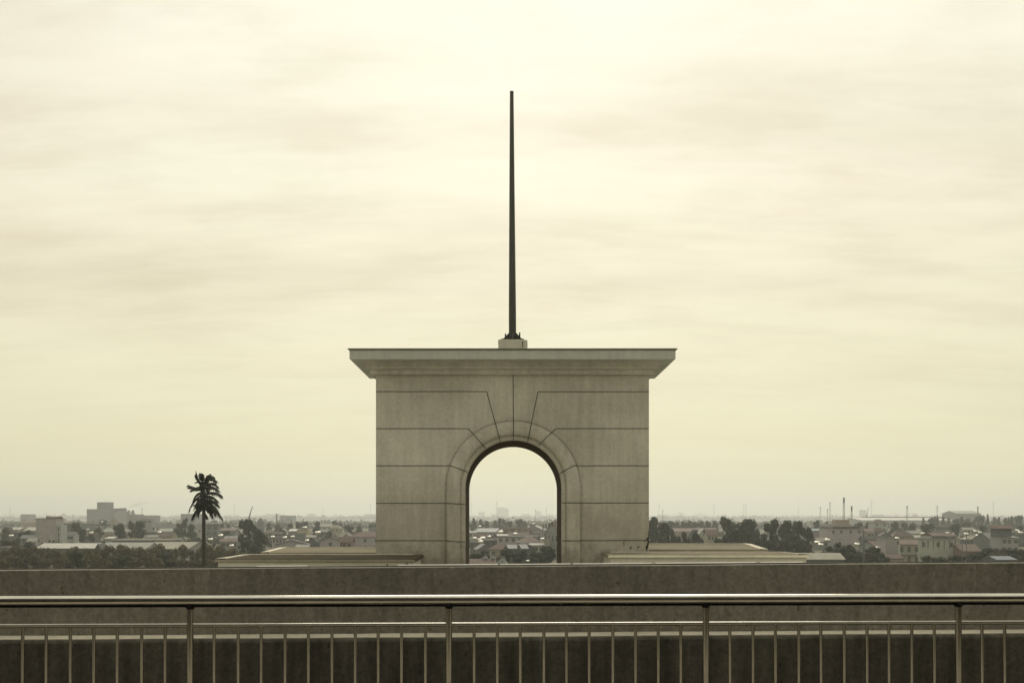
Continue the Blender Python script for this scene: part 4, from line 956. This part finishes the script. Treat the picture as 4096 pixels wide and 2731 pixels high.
for (x0, x1, Z, a_, b_, c_, sd, lb) in ((-700, 720, 1300, 5, 9, 9, 1, 'hazy band of treetops nearest behind the town roofs'), (-1050, 1080, 1900, 6, 11, 12, 2, 'paler band of treetops in the middle distance'),
                             (-2600, 2600, 4600, 9, 21, 26, 3, 'faint band of treetops below the skyline'), (-4400, 4450, 8200, 12, 34, 48, 4, 'palest treetops along the horizon'),
                             (-900, 900, 760, 3, 6, 6, 5, 'low greenery between the roofs of the town'), (-700, 700, 540, 2.5, 4.5, 5, 6, 'low garden greenery among the nearer houses')):
    tag(wood(x0, x1, Z, a_, b_, c_, sd, M['leaf_mid']), lb, 'woods', None, 'stuff')

# ------------------------------------------------------------------ palm-shaped mast tree
ZP = 117.0; pc = 330
pt = empty('palm_mast', (wx('b', pc, ZP), ZP, 0)); tag(pt, 'tall dark palm-shaped mast with a straight bare trunk, alone against the sky', 'palm')
zt = wh('b', 215, ZP); u = ZP / F / 2.868
mb = MB(); mb.tube([(0, 0, 0), (0, 0, 6), (0, 0, zt - 3), (0, 0, zt)], [.25, .235, .20, .10], 12); mb.build('trunk', M['ptrunk'], pt)
def palm_pt(x, y, yo=0.0): return Vector(((x - 508) * .90 / 3.266 * ZP / F, yo, E - (1820 + y / 3.266 - VY) * ZP / F))
def frond(b, c, t, ll, seed, yo=0.0, raw=False):
    r = random.Random(seed); P0, P1, P2 = (b, c, t) if raw else (palm_pt(*b), palm_pt(*c, yo * .4), palm_pt(*t, yo))
    f = lambda q: P0 * (1 - q) ** 2 + P1 * 2 * q * (1 - q) + P2 * q * q
    mb = MB(); pts = [f(i / 8) for i in range(9)]; mb.tube(pts, [.042 * (1 - .8 * i / 8) for i in range(9)], 5)
    nl = 46
    for i in range(nl):
        q = .10 + .9 * i / (nl - 1); p = f(q); tg = (f(min(1, q + .02)) - f(q - .02)).normalized()
        sd = tg.cross(Vector((0, 0, 1))); sd = sd.normalized() if sd.length > .05 else Vector((0, 1, 0))
        L_ = ll * (.35 + .65 * math.sin(math.pi * (.10 + .78 * q))) * r.uniform(.7, 1.15)
        for s_ in (-1, 1):
            tip = p + tg * L_ * .55 + sd * s_ * L_ * r.uniform(.35, .6) + Vector((0, 0, -L_ * r.uniform(.35, .75)))
            mid = (p + tip) / 2 + Vector((0, 0, .05 * L_)); wv = tg * .052
            mb.poly([p - wv, p + wv, mid + wv * 1.1, mid - wv * 1.1]); mb.poly([mid - wv * 1.1, mid + wv * 1.1, tip])
    return mb.data('frond', M['frond'])
rp = random.Random(12)
for i, (b, c, t, ll) in enumerate((((470, 430), (440, 330), (397, 212), .40), ((480, 400), (440, 330), (405, 300), .35), ((485, 350), (460, 290), (448, 240), .40), ((500, 340), (505, 300), (513, 248), .35),
        ((470, 440), (390, 425), (322, 392), .55), ((480, 500), (395, 470), (350, 610), .55), ((480, 530), (370, 540), (305, 722), .60), ((485, 600), (400, 580), (370, 690), .55),
        ((490, 660), (400, 660), (318, 826), .60), ((495, 690), (430, 690), (410, 785), .50), ((495, 560), (430, 540), (420, 640), .60),
        ((515, 350), (570, 250), (640, 275), .50), ((520, 370), (640, 250), (715, 345), .55), ((520, 400), (640, 320), (712, 400), .55), ((525, 440), (640, 370), (742, 458), .60),
        ((525, 500), (650, 450), (742, 518), .60), ((525, 540), (640, 500), (738, 600), .65), ((525, 590), (620, 560), (700, 640), .65), ((525, 620), (640, 590), (756, 752), .70),
        ((525, 650), (650, 660), (764, 816), .70), ((520, 670), (600, 660), (690, 770), .65), ((520, 690), (590, 690), (650, 798), .60), ((512, 740), (535, 760), (542, 828), .30), ((520, 380), (560, 300), (600, 262), .45),
        ((490, 380), (430, 310), (425, 258), .36), ((520, 360), (560, 280), (572, 245), .38), ((500, 360), (482, 290), (478, 245), .34), ((480, 460), (410, 410), (352, 452), .42))):
    link('frond', frond(b, c, t, ll * 1.5, i, rp.uniform(-.8, .8)), pt)
fill = [frond(Vector((.05, 0, 0)), Vector((.6, 0, .35)), Vector((1.05, 0, -.1)), .52, 90, raw=True), frond(Vector((.05, 0, 0)), Vector((.5, 0, .25)), Vector((.95, 0, -.55)), .55, 91, raw=True)]
for i in range(44):
    q = i / 43; az = i * 2.39996 + rp.uniform(-.3, .3); sc = rp.uniform(.95, 1.35) * (1 - .25 * abs(math.cos(az)))
    if rp.random() < .14: continue
    link('frond', fill[i % 2], pt, (0, 0, palm_pt(508, 335 + 375 * q).z), (0, rp.uniform(-.3, .15), az), (sc, sc, sc))
mb = MB(); mb.box(-.09, .09, -.06, .06, -.75, .75); pnl = mb.data('antenna_panel', M['black'])
for (yy, rr) in ((310, .42), (450, .46)):
    for i in range(3):
        a = .5 + i * 2.094; link('antenna_panel', pnl, pt, (rr * math.cos(a), rr * math.sin(a), wh('b', yy, ZP)), (0, 0, a + math.pi / 2))

# ------------------------------------------------------------------ masts, pylons, chimneys, poles, crane
def mast(fr, xc, yt, Z, label, base=0.0, kind='mast', th=1.0):
    if Z >= 2000: Z *= 1.7
    h = wh(fr, yt, Z) - base; t = empty(kind, (wx(fr, xc, Z), Z, base)); mb = MB(); b = (.45 + h * .018) * th; tp = b * .45
    nseg = max(5, int(h / (b * 3)))
    for sx_, sy_ in ((1, 1), (-1, 1), (-1, -1), (1, -1)):
        mb.tube([(sx_ * b, sy_ * b, 0), (sx_ * tp, sy_ * tp, h)], .07 * th + Z * 2.2e-5, 4, True, False)
    for i in range(nseg):
        z0, z1 = h * i / nseg, h * (i + 1) / nseg; q0 = b + (tp - b) * i / nseg; q1 = b + (tp - b) * (i + 1) / nseg
        for (A, B) in (((-q0, -q0, z0), (q1, -q1, z1)), ((q0, q0, z0), (-q1, q1, z1)), ((-q0, q0, z0), (-q1, -q1, z1)), ((q0, -q0, z0), (q1, q1, z1)), ((-q1, -q1, z1), (q1, -q1, z1))):
            mb.tube([A, B], .03 * th + Z * 1e-5, 4, False, False)
    mb.build('lattice', M['mast'], t)
    if kind == 'pylon':
        mb = MB()
        for zz in (.72, .82, .92):
            mb.box(-h * .10 * (1.6 - zz), h * .10 * (1.6 - zz), -.3, .3, h * zz, h * zz + .5)
        mb.build('cross_arms', M['mast'], t)
    else:
        mb = MB()
        for i in range(3):
            a = i * 2.094; x, y = (tp + .22 * th) * math.cos(a), (tp + .22 * th) * math.sin(a); q_ = .16 * th; mb.box(x - q_, x + q_, y - q_, y + q_, h - 2.6, h + .1)
        mb.build('antenna', M['w_slate'], t)
    tag(t, label, 'mast' if kind == 'mast' else 'pylon', 'masts and pylons on the skyline'); return t
zr_ = wh('e', 368, 482)
mast('e', 285, 115, 485, 'taller lattice mast on the roof of the broad grey office', zr_, th=.62)
mast('e', 374, 212, 486, 'shorter lattice mast on the roof of the broad grey office', zr_, th=.55)
mast('e', 1010, 210, 1100, 'dark antenna mast over the gleaming factory at right')
mast('e', 98, 245, 1500, 'short lattice mast left of the broad grey office')
mast('e', 126, 165, 1600, 'thin tall mast left of the broad grey office')
mast('e', 600, 135, 2300, 'tall faint pylon right of the broad grey office', kind='pylon')
mast('e', 1355, 200, 1800, 'pylon left of the big skyline hall at right', kind='pylon', th=.9)
mast('e', 2000, 150, 2300, 'faint pylon right of the skyline chimney', kind='pylon')
mast('c', 883, 255, 1900, 'thin mast beside the widest tower inside the arch', th=.8)
mast('c', 1607, 415, 1500, 'dark mast at the narrow tower inside the arch', th=.75)
mast('c', 1812, 380, 1900, 'mast nearest the right jamb inside the arch', th=.75)
mast('c', 405, 285, 3000, 'very faint pylon at the left jamb of the arch', kind='pylon')
mast('d', 390, 170, 2700, 'faint tall pylon close right of the arch', kind='pylon')
mast('d', 432, 255, 1700, 'short thin mast close right of the arch')
mast('d', 1020, 185, 2300, 'single mast over the far trees right of the arch')
mast('d', 1360, 180, 2600, 'left one of the faint twin pylons right of the arch', kind='pylon')
mast('d', 1387, 178, 2600, 'right one of the faint twin pylons right of the arch', kind='pylon')
mast('d', 2240, 220, 1800, 'thin mast above the right-hand tree clump')
mast('d', 1990, 228, 2600, 'very faint mast above the end of the tree clump')
mast('b', 683, 470, 2700, 'faint tall pylon between palm and round-crowned tree', kind='pylon')
mast('b', 1697, 515, 2700, 'faint thin mast midway between chimney and arch')
mast('b', 2245, 470, 2700, 'faint pylon close left of the arch', kind='pylon')
mast('a', 115, 510, 2400, 'faint mast at the far left of the skyline')
mast('a', 1630, 515, 1800, 'thin mast right of the silo works', th=.7)
def chimney(fr, xc, wpx, yt, Z, label):
    t = empty('chimney', (wx(fr, xc, Z), Z, 0)); h = wh(fr, yt, Z); r_ = wpx / FR[fr][2] * Z / F / 2
    mb = MB(); mb.tube([(0, 0, 0), (0, 0, h)], [r_ * 1.2, r_], 12); mb.build('stack', M['chim'], t)
    mb = MB(); mb.tube([(0, 0, h - r_ * 1.2), (0, 0, h + .1)], r_ * 1.18, 12); mb.build('rim', M['chim'], t); tag(t, label, 'chimney')
chimney('b', 1167, 15, 585, 1000, 'dark straight brick chimney between round-crowned tree and arch')
chimney('e', 1822, 13, 215, 1400, 'dark chimney at the right end of the big skyline hall')
def pole(fr, xc, wpx, yt, Z, label, arm=True):
    t = empty('utility_pole', (wx(fr, xc, Z), Z, 0)); h = wh(fr, yt, Z); r_ = wpx / FR[fr][2] * Z / F / 2
    mb = MB(); mb.tube([(0, 0, 0), (0, 0, h)], [r_ * 1.15, r_ * .85], 8); mb.build('post', M['w_slate'], t)
    if arm: mb = MB(); mb.box(-.8, .8, -.06, .06, h - .5, h - .36); mb.build('crossarm', M['mast'], t)
    tag(t, label, 'utility pole', 'poles in the right-hand town')
pole('e', 512, 24, 490, 280, 'thick grey concrete pole in front of the grey office')
pole('e', 1643, 10, 575, 280, 'left one of the twin thin poles before the low faded red roof', False)
pole('e', 1690, 11, 545, 280, 'right one of the twin thin poles before the low faded red roof', False)
def crane(fr, x0, y0, x1, y1, Z, label):
    A = Vector((wx(fr, x0, Z), Z, wh(fr, y0, Z))); B = Vector((wx(fr, x1, Z), Z, wh(fr, y1, Z))); t = empty('crane', (A.x, Z, 0))
    A.x, B.x = 0, B.x - A.x; A.y = B.y = 0
    mb = MB(); mb.tube([A, B], [.9, .4], 6); mb.build('boom', M['w_pale'], t)
    mb = MB(); mb.tube([(0, 0, .0), A], 1.3, 6); mb.build('mast', M['w_slate'], t)
    mb = MB(); mb.tube([B, B + Vector((1.2, 0, -4))], .12, 4); mb.build('hook_line', M['mast'], t); tag(t, label, 'crane')
crane('b', 852, 620, 889, 498, 1100, 'pale crane boom pointing up behind the round-crowned tree')
crane('b', 1290, 695, 1226, 630, 1200, 'slanted boom in front of the hazy square block')
crane('e', 548, 310, 568, 222, 2000, 'faint steep boom beside the faint pylon at right')

# ------------------------------------------------------------------ steel roof tanks
mb = MB(); mb.tube([(-.9, 0, .95), (-.82, 0, .95), (.82, 0, .95), (.9, 0, .95)], [.35, .52, .52, .35], 16); TK = mb.data('drum', M['tank'])
mb = MB()
for x in (-.6, .6):
    for y in (-.3, .3): mb.box(x - .04, x + .04, y - .04, y + .04, 0, .6)
TS = mb.data('stand', M['mast'])
def tank(fr, xc, yc, Z, label, s=1.0):
    t = empty('water_tank', (wx(fr, xc, Z), Z, wh(fr, yc, Z) - .95 * s), rnd.uniform(-.5, .5)); t.scale = (s, s, s)
    o = link('drum', TK, t); link('stand', TS, t); tag(t, label, 'water tank', 'shiny roof tanks across the town')
for (fr, x, y, Z, s, lb) in (('b', 524, 836, 470, 1.2, 'right of the palm trunk'), ('b', 1640, 802, 480, 1.5, 'in front of the dark tree left of the pale green house'), ('b', 1260, 858, 460, 1, 'beyond the wide gable hall at its left'),
    ('b', 1120, 850, 450, 1, 'right of the round-crowned tree'), ('b', 1350, 850, 440, 1, 'on the blank grey block'), ('b', 1490, 745, 540, 1.3, 'on the ochre flat-roofed block'), ('b', 1515, 893, 365, .8, 'at the ridge of the wide gable hall'),
    ('b', 650, 952, 400, 1, 'low beside the salmon cottage'), ('b', 410, 880, 440, 1.2, 'close right of the palm among the bushes'), ('a', 130, 838, 480, 1.1, 'near the left edge'), ('a', 1050, 805, 520, 1.2, 'on the salmon-roofed house below the silo'),
    ('a', 1170, 678, 735, 1, 'below the silo tower'), ('a', 1010, 765, 600, 1, 'left of the round tree below the silo'), ('a', 1830, 800, 600, 1.2, 'on the ochre house left of the palm'),
    ('c', 465, 952, 410, 1, 'leftmost of the bright cluster inside the arch'), ('c', 617, 950, 405, 1.2, 'largest of the bright cluster inside the arch'), ('c', 550, 976, 400, .9, 'in the middle of the bright cluster inside the arch'), ('c', 580, 1016, 395, 1.1, 'lowest of the bright cluster inside the arch'),
    ('c', 955, 832, 530, 1.5, 'alone left of the mansard building'), ('c', 1230, 868, 475, 1.1, 'below the second dormer of the mansard building'), ('c', 736, 920, 470, 1, 'on the dark-gabled house inside the arch'), ('c', 560, 728, 700, 1.2, 'under the trees left inside the arch'),
    ('c', 1740, 962, 368, .8, 'beside the cream box house inside the arch'), ('c', 1570, 680, 790, 1, 'on the dark hut inside the arch'), ('c', 1465, 1378, 266, .5, 'glinting among the dark crowns at the bottom of the arch'),
    ('e', 1190, 525, 500, 1.1, 'above the slate hut with the bright roof'), ('e', 1475, 522, 440, 1, 'left of the pair behind the pale green house'), ('e', 1525, 530, 440, 1, 'right of the pair behind the pale green house'), ('e', 1688, 532, 470, 1.2, 'on the left end of the salmon-roofed house near the right edge'),
    ('e', 1790, 500, 480, 1, 'behind the salmon-roofed house near the right edge'), ('e', 1845, 514, 480, 1, 'right of the salmon-roofed house near the right edge'), ('e', 1820, 552, 425, 1.2, 'on the olive hipped roof near the right edge'), ('e', 2275, 490, 480, 1, 'right of the pagoda roof'), ('e', 2308, 515, 470, 1.2, 'nearest the right edge of the photo'),
    ('e', 895, 580, 345, .8, 'on the blank lilac box house'), ('e', 672, 690, 330, .8, 'at the eaves of the steep red roof'), ('e', 435, 650, 420, 1.3, 'in front of the grey office at its right corner'), ('d', 2205, 628, 420, 1.2, 'left of the pair under the gleaming cottage roof'), ('d', 2245, 655, 415, 1.2, 'right of the pair under the gleaming cottage roof'), ('d', 2320, 600, 440, 1.4, 'close to the left foot of the grey office')):
    tank(fr, x, y, Z, 'shiny steel roof tank ' + lb, s)

# ------------------------------------------------------------------ smoke and haze
mb = MB(); c_ = wx('a', 1490, 1650); mb.tube([(c_, 1650, wh('a', 515, 1650)), (wx('a', 1530, 1650), 1650, wh('a', 492, 1650)), (wx('a', 1590, 1650), 1650, wh('a', 484, 1650)), (wx('a', 1660, 1650), 1650, wh('a', 462, 1650)), (wx('a', 1740, 1650), 1650, wh('a', 455, 1650))], [1, 4.0, 3.4, 2.4, .6], 10)
def volmat(name, dens, col, g):
    m = bpy.data.materials.new(name); m.use_nodes = True; n = m.node_tree.nodes; n.clear()
    o = n.new('ShaderNodeOutputMaterial'); v = n.new('ShaderNodeVolumePrincipled'); v.inputs['Density'].default_value = dens
    v.inputs['Color'].default_value = (*col, 1); v.inputs['Anisotropy'].default_value = g
    m.node_tree.links.new(v.outputs[0], o.inputs['Volume']); return m
tag(mb.build('smoke', volmat('smoke_air', .035, (.55, .52, .46), 0)), 'thin grey smoke drifting right from the silo chimneys', 'smoke', None, 'stuff')
mb = MB(); mb.box(-7600, 7600, -450, 10100, -1, 150)
tag(mb.build('haze', volmat('haze_air', 2.4e-4, (.91, .945, .95), .65)), 'pale haze over the plain', 'haze', None, 'stuff')
